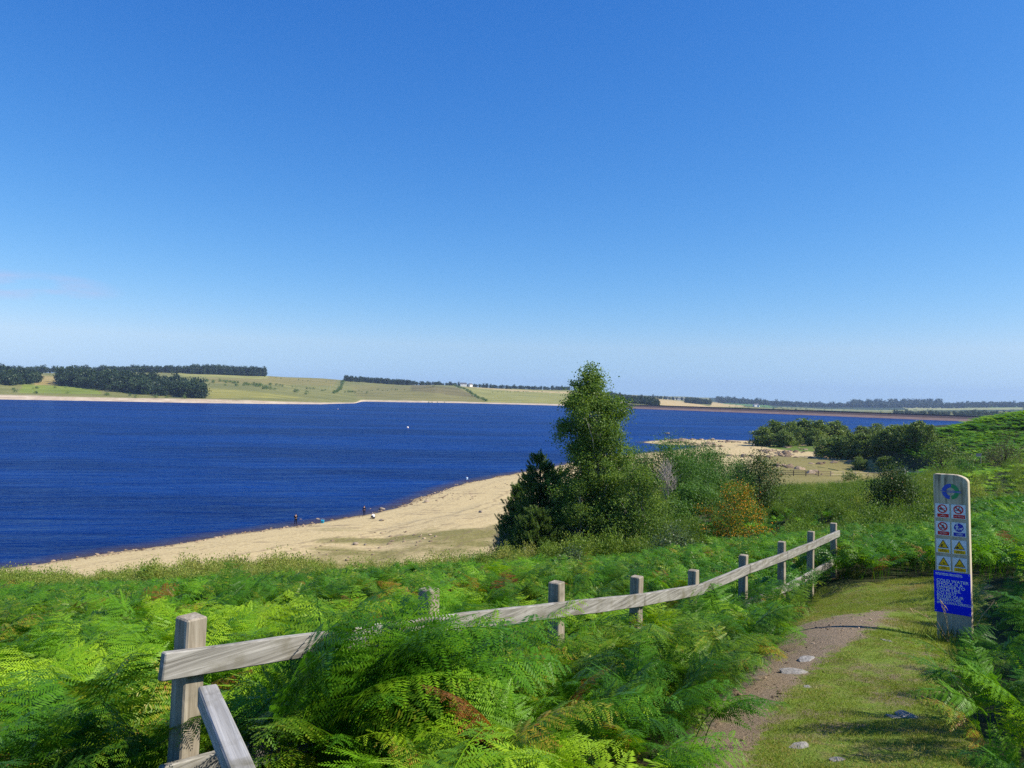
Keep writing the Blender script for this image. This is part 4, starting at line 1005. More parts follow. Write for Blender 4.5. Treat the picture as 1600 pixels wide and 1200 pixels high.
for i, (px, py, d, wp, hp, lab) in enumerate(COPSE):
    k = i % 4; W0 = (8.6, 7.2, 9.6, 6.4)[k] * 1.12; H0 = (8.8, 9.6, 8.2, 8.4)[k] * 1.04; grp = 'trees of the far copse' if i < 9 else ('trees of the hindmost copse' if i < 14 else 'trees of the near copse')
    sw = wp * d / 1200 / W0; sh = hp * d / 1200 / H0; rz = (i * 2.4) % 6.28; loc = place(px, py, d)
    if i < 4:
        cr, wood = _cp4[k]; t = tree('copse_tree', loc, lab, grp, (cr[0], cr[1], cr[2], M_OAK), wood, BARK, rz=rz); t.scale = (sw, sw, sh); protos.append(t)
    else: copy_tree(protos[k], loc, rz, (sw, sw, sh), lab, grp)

# ---------------------------------------------------------------- scrub that reads as one mass
SB = proto_coll('scrub bushes')
for s in range(5):
    r = np.random.default_rng(80 + s); H = 1.1; prof = [(.02, .42), (.4, .55), (.75, .42), (1.0, .18), (1.1, .04)]
    V, F, tn, cc = crown(prof, 30, 26, .24, .085, r, .45, inner=.15, flat=1.2, direction=(0, 0, .8), dj=.7)
    nspray = 14
    for q in range(nspray):
        a = r.uniform(0, 6.28); e = np.array([.4 * math.cos(a), .4 * math.sin(a), r.uniform(.9, 1.35)]) * r.uniform(.7, 1); P = e * r.uniform(.45, 1, (16, 1)) + r.normal(0, .025, (16, 3))
        v, f = leaf_cards(P, .06, r, .4, .3, e, .6); F = np.concatenate([F, f + len(V)]); V = np.concatenate([V, v]); tn = np.concatenate([tn, np.clip(r.normal(.75, .12, 16), 0, 1)])
    me = mesh_np('scrub', V, F, dict(shade=np.repeat(tn, 4))); me.materials.append(M_SCRUBI); o = bpy.data.objects.new('scrub', me); SB.objects.link(o)
def scrub(n0, box, test, smin, smax, label, tb=.45):
    X = rng.uniform(box[0], box[1], n0); Y = rng.uniform(box[2], box[3], n0); Z = ground(X, Y); px, py = to_px(X, Y, Z)
    ok = test(X, Y, Z, px, py) & ~path_mask(X, Y, Z); X, Y, Z = X[ok], Y[ok], Z[ok]; n = len(X); s = rng.uniform(smin, smax, n) * (1 + fbm(X * .25, Y * .25, 2) * .5)
    return scatter('scrub', np.stack([X, Y, Z - .05], -1), np.stack([rng.normal(0, .1, n), rng.normal(0, .1, n), rng.uniform(0, 6.28, n)], -1), np.stack([s, s, s * rng.uniform(.8, 1.25, n)], -1), rng.integers(0, 5, n), SB, np.clip(tb + fbm(X * .12, Y * .12, 3) * .5 + rng.normal(0, .12, n), 0, 1), label, 'scrub')
trail = lambda px, py: inpoly(px, py, [(1050, 775), (1085, 775), (1110, 845), (1070, 845)])
scrub(11000, (8, 75, 22, 125), lambda X, Y, Z, px, py: (px > 985) & (px < 1500) & (Z > 4) & ~trail(px, py) & ~((px < 1230) & (Y < 52)) & ~((px < 1180) & (Y < 84) & (rng.random(len(X)) < .75)) & ((Y > 55) | (rng.random(len(X)) < .5)), .5, 1.15, 'olive green broom and bramble scrub filling the slope behind the fence')
scrub(1700, (20, 130, 30, 150), lambda X, Y, Z, px, py: (px > 1430) & (px < 1700) & (Z > 4) & (fbm(X * .1, Y * .1, 2) > -.05), .6, 1.3, 'patchy scrub on the bracken slope behind the signpost', .55)
scrub(6500, (-42, 8, 33, 52), lambda X, Y, Z, px, py: (Z > 4.5) & (px < 830) & ((px < 500) | (rng.random(len(X)) < .2)) & (rng.random(len(X)) < np.clip((Y - 32) / 7, 0.05, 1)), .5, 1.05, 'yellowish scrub fringing the top of the bracken slope above the beach', .72)
scrub(1500, (2, 30, 40, 56), lambda X, Y, Z, px, py: (px > 790) & (px < 1090) & (Z > 4), .7, 1.3, 'undergrowth around the feet of the birch and pines', .35)

# ---------------------------------------------------------------- woods on the far shore, each one mass
FW = proto_coll('far trees')
for s in range(4):
    r = np.random.default_rng(90 + s); H = (15, 14, 16, 13)[s]; W = (5.2, 6, 4.6, 5.5)[s]
    V, F, tn, cc = crown([(.1 * H, W * .55), (.35 * H, W), (.7 * H, W * .9), (H, W * .2)], 26, 16, 2.6, 1.9, r, .8, inner=.4, top_light=.25)
    me = mesh_np('tree', V, F, dict(shade=np.repeat(tn, 4))); me.materials.append(M_FARW); o = bpy.data.objects.new('tree', me); FW.objects.link(o)
CW = proto_coll('far conifers')
for s in range(3):
    r = np.random.default_rng(95 + s); H = 17.0
    V, F, tn, cc = crown([(.15 * H, 2.6), (.4 * H, 2.8), (.75 * H, 2.0), (H, .3)], 22, 14, 1.7, 1.7, r, .7, inner=.3, top_light=.2)
    me = mesh_np('conifer', V, F, dict(shade=np.repeat(tn, 4))); me.materials.append(M_FARW); o = bpy.data.objects.new('conifer', me); CW.objects.link(o)
def wood_mass(poly_pd, n, coll, ns, label, smin=.6, smax=1.3, tb=.4, name='far_wood'):
    """poly_pd: [(px, d near, d far)] a strip of land along bearings"""
    r = np.random.default_rng(len(label)); px = r.uniform(poly_pd[0][0], poly_pd[-1][0], n)
    a = np.interp(px, [p[0] for p in poly_pd], [p[1] for p in poly_pd]); b = np.interp(px, [p[0] for p in poly_pd], [p[2] for p in poly_pd]); d = a + (b - a) * r.random(n)
    P = np.array([far_z(x, y) for x, y in zip(px, d)]); s = r.uniform(smin, smax, n)
    P[:, 2] += np.clip((d - 1350) / 900, 0, 1) * 6.0 * fbm(P[:, 0] / 260, P[:, 1] / 260, 4) - .5
    return scatter(name, P, np.stack([np.zeros(n), np.zeros(n), r.uniform(0, 6.28, n)], -1), np.repeat(s[:, None], 3, 1), r.integers(0, ns, n), coll, np.clip(tb + r.normal(0, .16, n), 0, 1), label, 'wood')
wood_mass([(-60, 1080, 1230), (30, 1090, 1220), (58, 1150, 1190)], 150, FW, 4, 'dark broadleaf wood at the left edge of the far shore')
wood_mass([(92, 1140, 1230), (130, 1110, 1230), (200, 1050, 1220), (280, 1010, 1200), (318, 1000, 1050)], 380, FW, 4, 'large dark wood on the left far shore coming down to the beach', .5, 1.5)
wood_mass([(-60, 1750, 1900), (60, 1760, 1900), (215, 1780, 1900)], 260, FW, 4, 'wooded ridge behind the left far shore woods', .7, 1.1)
wood_mass([(208, 1840, 1930), (265, 1850, 1960), (330, 1860, 1980), (400, 1900, 1980), (414, 1930, 1960)], 460, CW, 3, 'dark conifer plantation on the hill crest ending abruptly at the open field', .9, 1.2, .35, 'conifer_plantation')
wood_mass([(300, 1850, 1960), (330, 1860, 1980), (400, 1900, 1980), (414, 1930, 1960)], 260, CW, 3, 'taller right half of the crest plantation beside the open field', 1.2, 1.5, .35, 'conifer_plantation')
wood_mass([(537, 2060, 2120), (600, 2080, 2160), (642, 2100, 2150)], 260, CW, 3, 'dark conifer plantation on the far crest near the picture centre', .75, 1.0, .35, 'conifer_plantation')
wood_mass([(640, 2150, 2200), (760, 2300, 2380), (890, 2550, 2620)], 200, FW, 4, 'thin line of trees along the far crest left of the tall birch', .5, .9)
wood_mass([(950, 1480, 2200), (975, 1520, 2300), (1000, 1500, 1900), (1028, 1480, 1560)], 330, FW, 4, 'wedge of dark woodland above the end of the dam by the valve tower', .6, .95)
wood_mass([(1072, 2300, 2600), (1090, 2400, 2900), (1110, 2500, 2800)], 160, FW, 4, 'dark wood beyond the golden field behind the dam', .8, 1.2)
wood_mass([(1000, 2660, 2720), (1110, 3300, 3600)], 60, FW, 4, 'thin trees on the skyline above the golden field', .5, .9)
wood_mass([(1120, 3800, 4600), (1210, 4000, 4700), (1300, 4300, 4700), (1340, 4200, 4800), (1450, 4000, 5000), (1500, 4100, 4700), (1640, 3900, 4500)], 700, FW, 4, 'blue wooded hills on the horizon to the right', 1.2, 2.1, .5)
wood_mass([(1330, 4600, 4900), (1400, 4500, 5000), (1470, 4600, 5000)], 260, FW, 4, 'bluish wooded ridge rising highest on the right skyline', 2.0, 3.0, .5)
wood_mass([(1395, 1900, 2050), (1500, 1750, 2000), (1640, 1650, 1950)], 170, FW, 4, 'dark green wood behind the right end of the dam', .5, .9, .5)
# scattered hedges and field bushes on the far slope
def far_hedge(pts, step, label, s0=.35, s1=.6, jit=2.0, name='hedgerow'):
    r = np.random.default_rng(len(label) * 7); P = []
    for (a, da), (b, db) in zip(pts[:-1], pts[1:]):
        A = far_z(a, da); B = far_z(b, db); n = max(2, int(np.linalg.norm(B - A) / step))
        for f in (np.arange(n) + r.random(n) * .8) / n:
            px = a + (b - a) * f; d = da + (db - da) * f; q = far_z(px, d) + np.array([r.normal(0, jit), r.normal(0, jit), 0]); q[2] += max(0, min(1, (d - 1350) / 900)) * 6 * float(fbm(q[0] / 260, q[1] / 260, 4)) - .3; P.append(q)
    P = np.array(P); n = len(P); s = r.uniform(s0, s1, n); V = []; F = []; T = []; k = 0
    src = [o for o in FW.objects]
    for i in range(n):
        me = src[i % 4].data; v = np.empty(len(me.vertices) * 3, np.float32); me.vertices.foreach_get('co', v); v = v.reshape(-1, 3); nq = len(v) // 4; sel = np.sort(r.permutation(nq)[:int(nq * .35)]); v = v.reshape(nq, 4, 3)[sel].reshape(-1, 3)
        v = v * s[i] * np.array([1, 1, .75]) - np.array([0, 0, .1 * 15 * s[i]]) + P[i]; V.append(v); F.append(np.arange(len(v)).reshape(-1, 4) + k); k += len(v); T.append(np.full(len(v), np.clip(r.normal(.42, .14), 0, 1)))
    me = mesh_np(name, np.concatenate(V), np.concatenate(F), dict(tint=np.concatenate(T))); me.materials.append(M_OAK)
    o = link(name, me); o['kind'] = 'stuff' if jit > 8 or len(P) < 8 else ''
    if not o['kind']: del o['kind']
    return tag(o, label, 'hedge', 'hedges on the far slope')
far_hedge([(708, 2120), (722, 1900), (735, 1700), (745, 1550), (762, 1400)], 6.5, 'dark hedge running down the far slope to the water right of the centre plantation', .28, .5)
far_hedge([(536, 2080), (533, 1850), (530, 1650), (520, 1450)], 8, 'dark hedge running down from the left end of the centre plantation', .28, .5)
far_hedge([(310, 1420), (350, 1500), (390, 1420), (430, 1330), (470, 1300)], 9, 'straggling line of bushes across the far field right of the large shore wood', .4, .75, 14)
far_hedge([(330, 1330), (380, 1380), (420, 1500), (520, 1560)], 14, 'scattered bushes along the upper field boundary below the crest plantation', .3, .6, 10)
far_hedge([(510, 1500), (560, 1640)], 10, 'dark clump of bushes in the far field left of the centre plantation hedge', .35, .55, 16)
far_hedge([(668, 1350), (695, 1340)], 7, 'short dark row of bushes just above the far beach', .22, .35, 3)
far_hedge([(0, 1000), (60, 1000), (130, 1010), (210, 995), (330, 985)], 20, 'low shoreline bushes on the beach edge below the left far woods', .3, .55, 10)
far_hedge([(590, 1770), (630, 1760)], 11, 'dark smudge of gorse on the hillside below the centre plantation', .2, .32, 6)

far_hedge([(20, 1040), (75, 1090), (130, 1130)], 9, 'hedge dividing the small fields between the two left shore woods', .2, .42, 4)
far_hedge([(420, 1900), (470, 1880), (520, 1960)], 12, 'thin hedge along the open hillside right of the crest plantation', .16, .32, 5)
far_hedge([(560, 1700), (640, 1720), (690, 1800)], 14, 'broken hedge line crossing the hillside below the centre plantation', .16, .36, 6)
far_hedge([(770, 1800), (830, 1950), (885, 2050)], 14, 'hedge between the two pale fields left of the tall birch', .18, .34, 4)
far_hedge([(1120, 2300), (1250, 2400), (1390, 2350)], 22, 'hedge and trees along the fields beyond the middle of the dam', .3, .7, 16)
far_hedge([(1160, 3000), (1300, 3100), (1480, 2900)], 30, 'second hedge line across the distant fields beyond the dam', .35, .8, 22)
far_hedge([(1420, 2300), (1600, 2200)], 22, 'hedge across the pale fields at the right edge of the horizon', .3, .6, 14)
# leafy weeds and bramble mixed into the bracken
X, Y = fern_points(5.0, 24, 1.5, 47); Z = ground(X, Y); ok = fern_zone(X, Y, Z); fd, sg = near_fence(X, Y); ok &= (fd > .15) & ~((fd < 1.2) & (Y > 11.5)) & (fbm(X * .5 + 3, Y * .5, 2) > -.1); rr_ = ((X + 1.25) / .7) ** 2 + ((Y - 2.9) / 1.1) ** 2; ok &= rr_ > 1
X, Y, Z, sg = X[ok], Y[ok], Z[ok], sg[ok]; n = len(X); s_ = rng.uniform(.30, .62, n) * np.where(sg < 0, .58, 1.15)
WD = proto_coll('weeds')
for q in range(4):
    r = np.random.default_rng(700 + q); V = []; F = []; T = []; k = 0
    for st in range(9):
        e = np.array([r.normal(0, .28), r.normal(0, .28), r.uniform(.8, 1.5)]); nl = 26; f = r.uniform(.15, 1, nl); Pp = e * f[:, None] + r.normal(0, .03, (nl, 3)); a = r.uniform(0, 6.28, nl); D = np.stack([np.cos(a), np.sin(a), r.uniform(-.1, .7, nl)], -1)
        v, ff = leaf_cards(Pp, .12 * r.uniform(.6, 1.2, nl), r, .48, 1.2, D, .15); V.append(v); F.append(ff + k); k += len(v); T.append(np.repeat(np.clip(r.normal(.5, .2, nl), 0, 1), 4))
    me = mesh_np('weed', np.concatenate(V), np.concatenate(F), dict(shade=np.concatenate(T))); me.materials.append(M_SCRUBI); WD.objects.link(bpy.data.objects.new('weed', me))
scatter('undergrowth', np.stack([X, Y, Z], -1), np.stack([rng.normal(0, .15, n), rng.normal(0, .15, n), rng.uniform(0, 6.28, n)], -1), np.repeat(s_[:, None], 3, 1), rng.integers(0, 4, n), WD, np.clip(.45 + rng.normal(0, .2, n), 0, 1), 'leafy weeds and bramble mixed into the bracken', 'undergrowth')
# ---------------------------------------------------------------- wooden fence beside the path
def wood_mat(name, heading, along, c0, c1, c2):
    m, t, o = new_mat(name); g = G(t)
    v = g.coord((1.2, 34, 34) if along else (34, 34, 1.6), (0, 0, -heading)); n = g.noise(v, 1.0, 6, 0.65, 0.8); n2 = g.noise(g.coord((5, 5, 5)), 1.0, 4)
    n3 = g.noise(g.coord((2.2, 2.2, 9) if along else (6, 6, 1.5), (0, 0, -heading)), 1.0, 5, .7)
    c = g.ramp(n, [(0.30, c0), (0.48, c1), (0.70, c2)]); c = g.mix(g.rng(n2, .5, .75), c, (0.16, 0.145, 0.10))
    c = g.mix(g.math('MULTIPLY', g.rng(n3, .60, .68), .55), c, (.11, .10, .085))
    g.l(g.pbr(c, 0.85, 0.2, g.bump(n, 0.5, 0.01)), o.inputs[0]); return m
fdir = (Vector(FENCE[-1][0]) - Vector(FENCE[0][0])); HEAD = math.atan2(fdir.y, fdir.x)
M_RAIL = wood_mat('weathered rail wood', HEAD, True, (0.09, 0.082, 0.068), (0.25, 0.235, 0.205), (0.43, 0.41, 0.37))
M_POST = wood_mat('weathered post wood', HEAD, False, (0.17, 0.14, 0.10), (0.30, 0.255, 0.19), (0.44, 0.39, 0.31))
fence = empty('wooden_fence', (FENCE[0][0][0], FENCE[0][0][1], gz(FENCE[0][0][0], FENCE[0][0][1])), 0, 'weathered grey post and rail fence running through the bracken beside the path', 'fence')
org = Vector(fence.location)
rl = [Vector(f[0]) for f in FENCE]
def fnorm(i):
    a = rl[max(i - 1, 0)]; b = rl[min(i + 1, 8)]; d = (b - a); return Vector((-d.y, d.x, 0)).normalized()
for i in range(9):
    q = rl[i] + fnorm(i) * 0.082; top = FENCE[i][1][2]; b = gz(q.x, q.y) - .3; mb = MB()
    le = Vector((random.uniform(-.015, .015), random.uniform(-.015, .015), 0)) + (Vector((.045, 0, 0)) if i == 0 else Vector((0, 0, 0)))
    tdir = Vector((math.cos(HEAD), math.sin(HEAD), 0)); lo = Vector((q.x, q.y, b)) - le * 1.2; hi = Vector((q.x, q.y, top)) + le * .3
    mb.beam(lo - org, hi - org, .115, .115, tdir, 5, .003); mb.build('post', M_POST, fence, bevel=.008)
rail_dz = -0.07
for lvl, dz in ((0, 0.0), (1, -0.54)):
    for i in range(8):
        a = rl[i].copy(); b = rl[i + 1].copy(); a.z += rail_dz + dz; b.z += rail_dz + dz
        if lvl == 1: a.z += random.uniform(-.015, .015)
        d = (b - a).normalized()
        if i == 0: a = a - d * .2
        if i == 7: b = b + d * .12
        else: b = b - d * .004
        mb = MB(); mb.beam(a - org, b - org, .045, .135, seg=6, jit=.0035); mb.build('rail', M_RAIL, fence, bevel=.006)
a = Vector((-1.47, 3.80, CZ - 1.52)); b = Vector((-.56, 2.20, CZ - 1.54)); mb = MB(); mb.beam(a - org, b - org, .09, .10, seg=5, jit=.003)
HB = math.atan2((b - a).y, (b - a).x)
mb.build('rail', wood_mat('weathered return rail wood', HB, True, (0.20, 0.19, 0.17), (0.33, 0.32, 0.30), (0.46, 0.45, 0.43)), fence, bevel=.007, label='short return rail coming towards the viewer')
mb = MB(); gq = gz(b.x - .1, b.y); mb.beam(Vector((b.x - .08, b.y + .02, gq - .3)) - org, Vector((b.x - .08, b.y + .02, CZ - 1.40)) - org, .11, .11, Vector((1, 0, 0)), 4, .003); mb.build('post', M_POST, fence, bevel=.008)

# ---------------------------------------------------------------- warning signpost
M_SLAB = None
m, t, o_ = new_mat('weathered oak slab'); g = G(t); v = g.coord((26, 26, 1.4), obj=True); n = g.noise(v, 1, 6, .65, .5); ns = g.noise(g.coord((14, 14, 1.1), obj=True), 1, 5, .6)
sz = g.n('ShaderNodeSeparateXYZ'); tco = g.n('ShaderNodeTexCoord'); g.l(tco.outputs['Object'], sz.inputs[0])
c = g.ramp(n, [(.3, (.36, .295, .19)), (.5, (.53, .45, .32)), (.7, (.64, .56, .42))])
st = g.math('MULTIPLY', g.rng(ns, .50, .62), g.rng(sz.outputs[2], 1.35, 1.9, .15, 1.0))
c = g.mix(g.math('MULTIPLY', st, .8), c, (.075, .068, .05))
gn = g.noise(g.coord((5, 5, 5), obj=True), 1, 5, .7); c = g.mix(g.math('MULTIPLY', g.rng(gn, .55, .7), .35), c, (.20, .21, .10))
g.l(g.pbr(c, .85, .15, g.bump(n, .4, .01)), o_.inputs[0]); M_SLAB = m
def paint(name, col, rough=.35): return mat_plain(name, col, rough, .05, 30, .4)
M_WH = paint('sign white', (.74, .78, .83)); M_RED = paint('sign red', (.62, .012, .02)); M_BLU = paint('sign blue', (.010, .025, .42)); M_YEL = paint('sign yellow', (.92, .52, .006)); M_BLK = paint('sign black', (.012, .012, .014))
M_EB = paint('emblem blue', (.012, .07, .48)); M_EG = paint('emblem green', (.01, .27, .09)); M_TXT = paint('lettering white', (.80, .82, .88)); M_PANEL = mat_plain('panel blue', (.003, .026, .85), .5, .05, 30, .08); M_PINK = paint('caption lettering', (.75, .55, .55))
SB_ = at(1493, 1003, 8.8); sgn = empty('warning_signpost', (SB_[0], SB_[1], gz(SB_[0], SB_[1]) - .02), -R_(43), 'tall weathered wooden signpost with rows of warning stickers and blue panel beside the path', 'sign')
sgn.rotation_euler = (R_(.6), R_(-1.9), -R_(43))
SW, ST, SH = .355, .085, 1.94
out = [(-SW / 2, -.35), (SW / 2, -.35), (SW / 2, SH - .085)]
for k in range(1, 11):
    a = k / 10 * math.pi / 2; out.append((SW / 2 - .165 + .165 * math.cos(a), SH - .085 + .085 * math.sin(a)))
out += [(-SW / 2 + .012, SH), (-SW / 2, SH - .012)]
mb = MB(); n = len(out); Vv = [(x, -ST / 2, z) for x, z in out] + [(x, ST / 2, z) for x, z in out]
mb.add(Vv, [tuple(range(n)), tuple(range(2 * n - 1, n - 1, -1))] + [(i + n, (i + 1) % n + n, (i + 1) % n, i) for i in range(n)])
mb.build('slab', M_SLAB, sgn, bevel=.005)
FY = -ST / 2
def flat(name, polys, lift, mat, parent, thick=0.0):
    mb = MB()
    for p in polys:
        k = len(p); y = FY - lift
        if thick: mb.add([(x, y, z) for x, z in p] + [(x, y + thick, z) for x, z in p], [tuple(range(k)), tuple(range(2 * k - 1, k - 1, -1))] + [(i + k, (i + 1) % k + k, (i + 1) % k, i) for i in range(k)])
        else: mb.add([(x, y, z) for x, z in p], [tuple(range(k))])
    return mb.build(name, mat, parent)
def rect(cx, cz, w, h): return [(cx - w / 2, cz - h / 2), (cx + w / 2, cz - h / 2), (cx + w / 2, cz + h / 2), (cx - w / 2, cz + h / 2)]
def disc(cx, cz, r, n=28): return [(cx + r * math.cos(2 * math.pi * k / n), cz + r * math.sin(2 * math.pi * k / n)) for k in range(n)]
def ring(cx, cz, r0, r1, n=32):
    P = lambda r, k: (cx + r * math.cos(2 * math.pi * k / n), cz + r * math.sin(2 * math.pi * k / n))
    return [[P(r0, k), P(r1, k), P(r1, k + 1), P(r0, k + 1)] for k in range(n)]
def bar(x0, z0, x1, z1, w):
    d = math.hypot(x1 - x0, z1 - z0); nx, nz_ = -(z1 - z0) / d * w / 2, (x1 - x0) / d * w / 2; return [(x0 + nx, z0 + nz_), (x0 - nx, z0 - nz_), (x1 - nx, z1 - nz_), (x1 + nx, z1 + nz_)]
def text(name, body, size, x, z, lift, mat, parent, bold=0.0, align='CENTER', sx=1.0, space=1.0):
    cu = bpy.data.curves.new(name, 'FONT'); cu.body = body; cu.size = size; cu.offset = bold; cu.align_x = align; cu.space_line = space; cu.fill_mode = 'FRONT' if cu.dimensions == '2D' else 'FRONT'; cu.resolution_u = 3
    ob = bpy.data.objects.new(name, cu); C.objects.link(ob); dg = bpy.context.evaluated_depsgraph_get(); me = bpy.data.meshes.new_from_object(ob.evaluated_get(dg)); bpy.data.objects.remove(ob); bpy.data.curves.remove(cu)
    for vtx in me.vertices:
        a, b, _ = vtx.co; vtx.co = (x + a * sx, FY - lift, z + b)
    me.materials.clear(); return link(name, me, parent, mat)
# round emblem of two arrows cut by a water line
E = (.0, 1.745); em = []
def arc(a0, a1, r0, r1, n=12):
    P = lambda r, a: (E[0] + r * math.cos(R_(a)), E[1] + r * math.sin(R_(a))); k = np.linspace(a0, a1, n + 1)
    return [[P(r0, k[i]), P(r1, k[i]), P(r1, k[i + 1]), P(r0, k[i + 1])] for i in range(n)]
e1 = flat('emblem', arc(86, 173, .046, .089) + arc(187, 262, .046, .089), .003, M_EB, sgn, .002)
flat('emblem', arc(7, 82, .046, .089) + arc(-82, -7, .046, .089), .003, M_EG, sgn, .002)
flat('emblem', [rect(.0, 1.752, .205, .006), rect(.01, 1.738, .205, .006)], .004, M_EB, sgn)
PW, PH = .146, .160
def plate(cx, cz):
    return flat('sticker', [rect(cx, cz, PW, PH)], .0045, M_WH, sgn, .004)
def prohib(cx, cz, cap, sym, sz_=.016):
    p = plate(cx, cz); c = cz + .024
    flat('symbol', sym(cx, c), .0055, M_BLK, p); flat('prohibition_ring', ring(cx, c, .037, .050) + [bar(cx - .031, c + .031, cx + .031, c - .031, .013)], .0065, M_RED, p)
    flat('caption_band', [rect(cx + .006, cz - .053, .118, .040)], .0055, M_RED, p); text('lettering', cap, sz_, cx + .006, cz - .048 if '\n' in cap else cz - .058, .0065, M_PINK, p, .0003, space=.8)
XL, XR = -.088, .076
prohib(XL, 1.520, 'No\nswimming', lambda x, z: [bar(x - .028, z - .002, x + .002, z - .006, .012), disc(x - .024, z + .002, .007), bar(x, z - .004, x + .03, z + .004, .004), bar(x - .03, z - .016, x + .028, z - .016, .003)])
prohib(XR, 1.520, 'No\nunauthorised boating', lambda x, z: [[(x - .032, z - .002), (x + .034, z - .002), (x + .026, z - .012), (x - .026, z - .012)], bar(x - .004, z, x + .008, z + .02, .008), disc(x + .010, z + .024, .006), bar(x - .008, z + .012, x + .022, z + .004, .003)], .0115)
prohib(XL, 1.318, 'No fires', lambda x, z: [[(x - .012, z - .006), (x - .004, z + .012), (x + .002, z + .028), (x + .010, z + .012), (x + .016, z - .002), (x + .006, z - .012), (x - .006, z - .012)], bar(x - .028, z - .014, x + .022, z - .024, .007), bar(x - .022, z - .026, x + .024, z - .014, .007)], .022)
p = plate(XR, 1.318); c = 1.318 + .024; flat('blue_disc', [disc(XR, c, .049)], .0055, M_BLU, p)
flat('symbol', [disc(XR - .018, c + .033, .006), [(XR - .024, c + .024), (XR - .012, c + .024), (XR - .012, c), (XR - .024, c)], bar(XR - .020, c + .002, XR - .030, c - .030, .007), bar(XR - .016, c + .002, XR - .004, c - .030, .007), bar(XR - .022, c + .020, XR - .034, c + .004, .005), bar(XR - .014, c + .020, XR - .002, c + .008, .005),
     rect(XR + .020, c - .012, .024, .010), bar(XR + .010, c - .014, XR + .008, c - .028, .005), bar(XR + .029, c - .014, XR + .031, c - .028, .005), [(XR + .028, c - .010), (XR + .032, c + .004), (XR + .042, c), (XR + .036, c - .010)], bar(XR + .010, c - .010, XR + .004, c, .004)], .0065, M_TXT, p)
flat('caption_band', [rect(XR + .004, 1.318 - .053, .118, .040)], .0055, M_BLU, p); text('lettering', 'All dogs\nmust be kept\non a lead', .0125, XR + .004, 1.318 - .044, .0065, M_TXT, p, .0002, space=.8)
def warn(cx, cz, cap, sym):
    p = plate(cx, cz); b = cz - .022; tri = [(cx - .056, b), (cx + .056, b), (cx, b + .096)]; ti = [(cx - .044, b + .0075), (cx + .044, b + .0075), (cx, b + .083)]
    flat('warning_triangle', [tri], .0055, M_BLK, p); flat('triangle_field', [ti], .0065, M_YEL, p); flat('symbol', sym(cx, b + .012), .0075, M_BLK, p)
    flat('caption_band', [rect(cx + .002, cz - .053, .118, .040)], .0055, M_YEL, p); text('lettering', cap, .0165, cx + .002, cz - .048, .0065, M_BLK, p, .0003, space=.85)
warn(XL, 1.118, 'Danger\nSteep drop', lambda x, z: [[(x - .034, z), (x - .006, z), (x - .006, z + .034), (x - .012, z + .034)], disc(x + .008, z + .034, .004), bar(x + .006, z + .026, x + .012, z + .018, .003)])
warn(XR, 1.118, 'Danger\nFalling rocks', lambda x, z: [[(x - .036, z), (x - .004, z), (x - .010, z + .022), (x - .020, z + .024)], disc(x + .002, z + .032, .006, 8), disc(x + .012, z + .008, .004, 7)])
warn(XL, .918, 'Danger\nSoft mud', lambda x, z: [disc(x, z + .012, .008, 9), bar(x - .016, z + .012, x - .010, z + .020, .003), bar(x + .016, z + .012, x + .010, z + .020, .003), disc(x - .022, z + .008, .003, 7), disc(x + .022, z + .006, .004, 7), bar(x, z + .018, x, z + .03, .003)])
warn(XR, .918, 'Danger\nDeep water', lambda x, z: [bar(x - .034, z + .004, x + .034, z + .004, .004), bar(x - .024, z + .011, x + .01, z + .011, .003), bar(x + .014, z + .006, x + .014, z + .026, .005), bar(x + .010, z + .026, x + .018, z + .026, .003)])
pn = flat('blue_panel', [rect(-.008, .592, .372, .470)], .0055, M_PANEL, sgn, .005)
text('lettering', 'COLD WATER\nSHOCK IS A\nDANGER TO\nYOUR LIFE.\nDO NOT\nENTER OUR\nRESERVOIR.', .0445, -.168, .708, .0068, M_TXT, pn, .0008, 'LEFT', 1.14, .80)
text('lettering', '#COLDWATERKILLS', .0405, -.168, .708 - 7 * .0445 * .80, .0068, M_TXT, pn, .0008, 'LEFT', 1.0)
text('lettering', 'NORTHUMBRIAN\nWATER living water', .0175, -.175, .797, .0068, M_TXT, pn, .0006, 'LEFT', .95, .8)
text('lettering', 'ESSEX & SUFFOLK\nWATER living water', .0175, -.035, .797, .0068, M_TXT, pn, .0006, 'LEFT', .95, .8)
for x, z in ((-.18, .375), (.164, .375), (.164, .812)): flat('screw', [disc(x, z, .004, 10)], .0075, M_WH, pn, .0015)

# ---------------------------------------------------------------- people (skin-modifier bodies, clothes over them)
def skinned(name, chains, mat, parent, sub=1, root=0):
    """chains: lists of (key or point, radius); keys shared between chains join"""
    V = []; E_ = []; Rr = []; keys = {}
    for ch in chains:
        prev = None
        for pt, rad in ch:
            kk = tuple(round(c, 4) for c in pt)
            if kk not in keys: keys[kk] = len(V); V.append(pt); Rr.append(rad)
            i = keys[kk]
            if prev is not None and prev != i: E_.append((prev, i))
            prev = i
    me = bpy.data.meshes.new(name); me.from_pydata(V, E_, []); o = bpy.data.objects.new(name, me); C.objects.link(o)
    md = o.modifiers.new('skin', 'SKIN'); md.use_smooth_shade = True
    for i, sv in enumerate(me.skin_vertices[0].data): sv.radius = (Rr[i], Rr[i]); sv.use_root = (i == root)
    if sub: ms_ = o.modifiers.new('sub', 'SUBSURF'); ms_.levels = sub; ms_.render_levels = sub
    dg = bpy.context.evaluated_depsgraph_get(); m2 = bpy.data.meshes.new_from_object(o.evaluated_get(dg)); m2.name = name; bpy.data.objects.remove(o); bpy.data.meshes.remove(me)
    m2.materials.clear(); return link(name, m2, parent, mat)
SKIN = mat_plain('skin', (.42, .24, .16), .6, .1, 20)
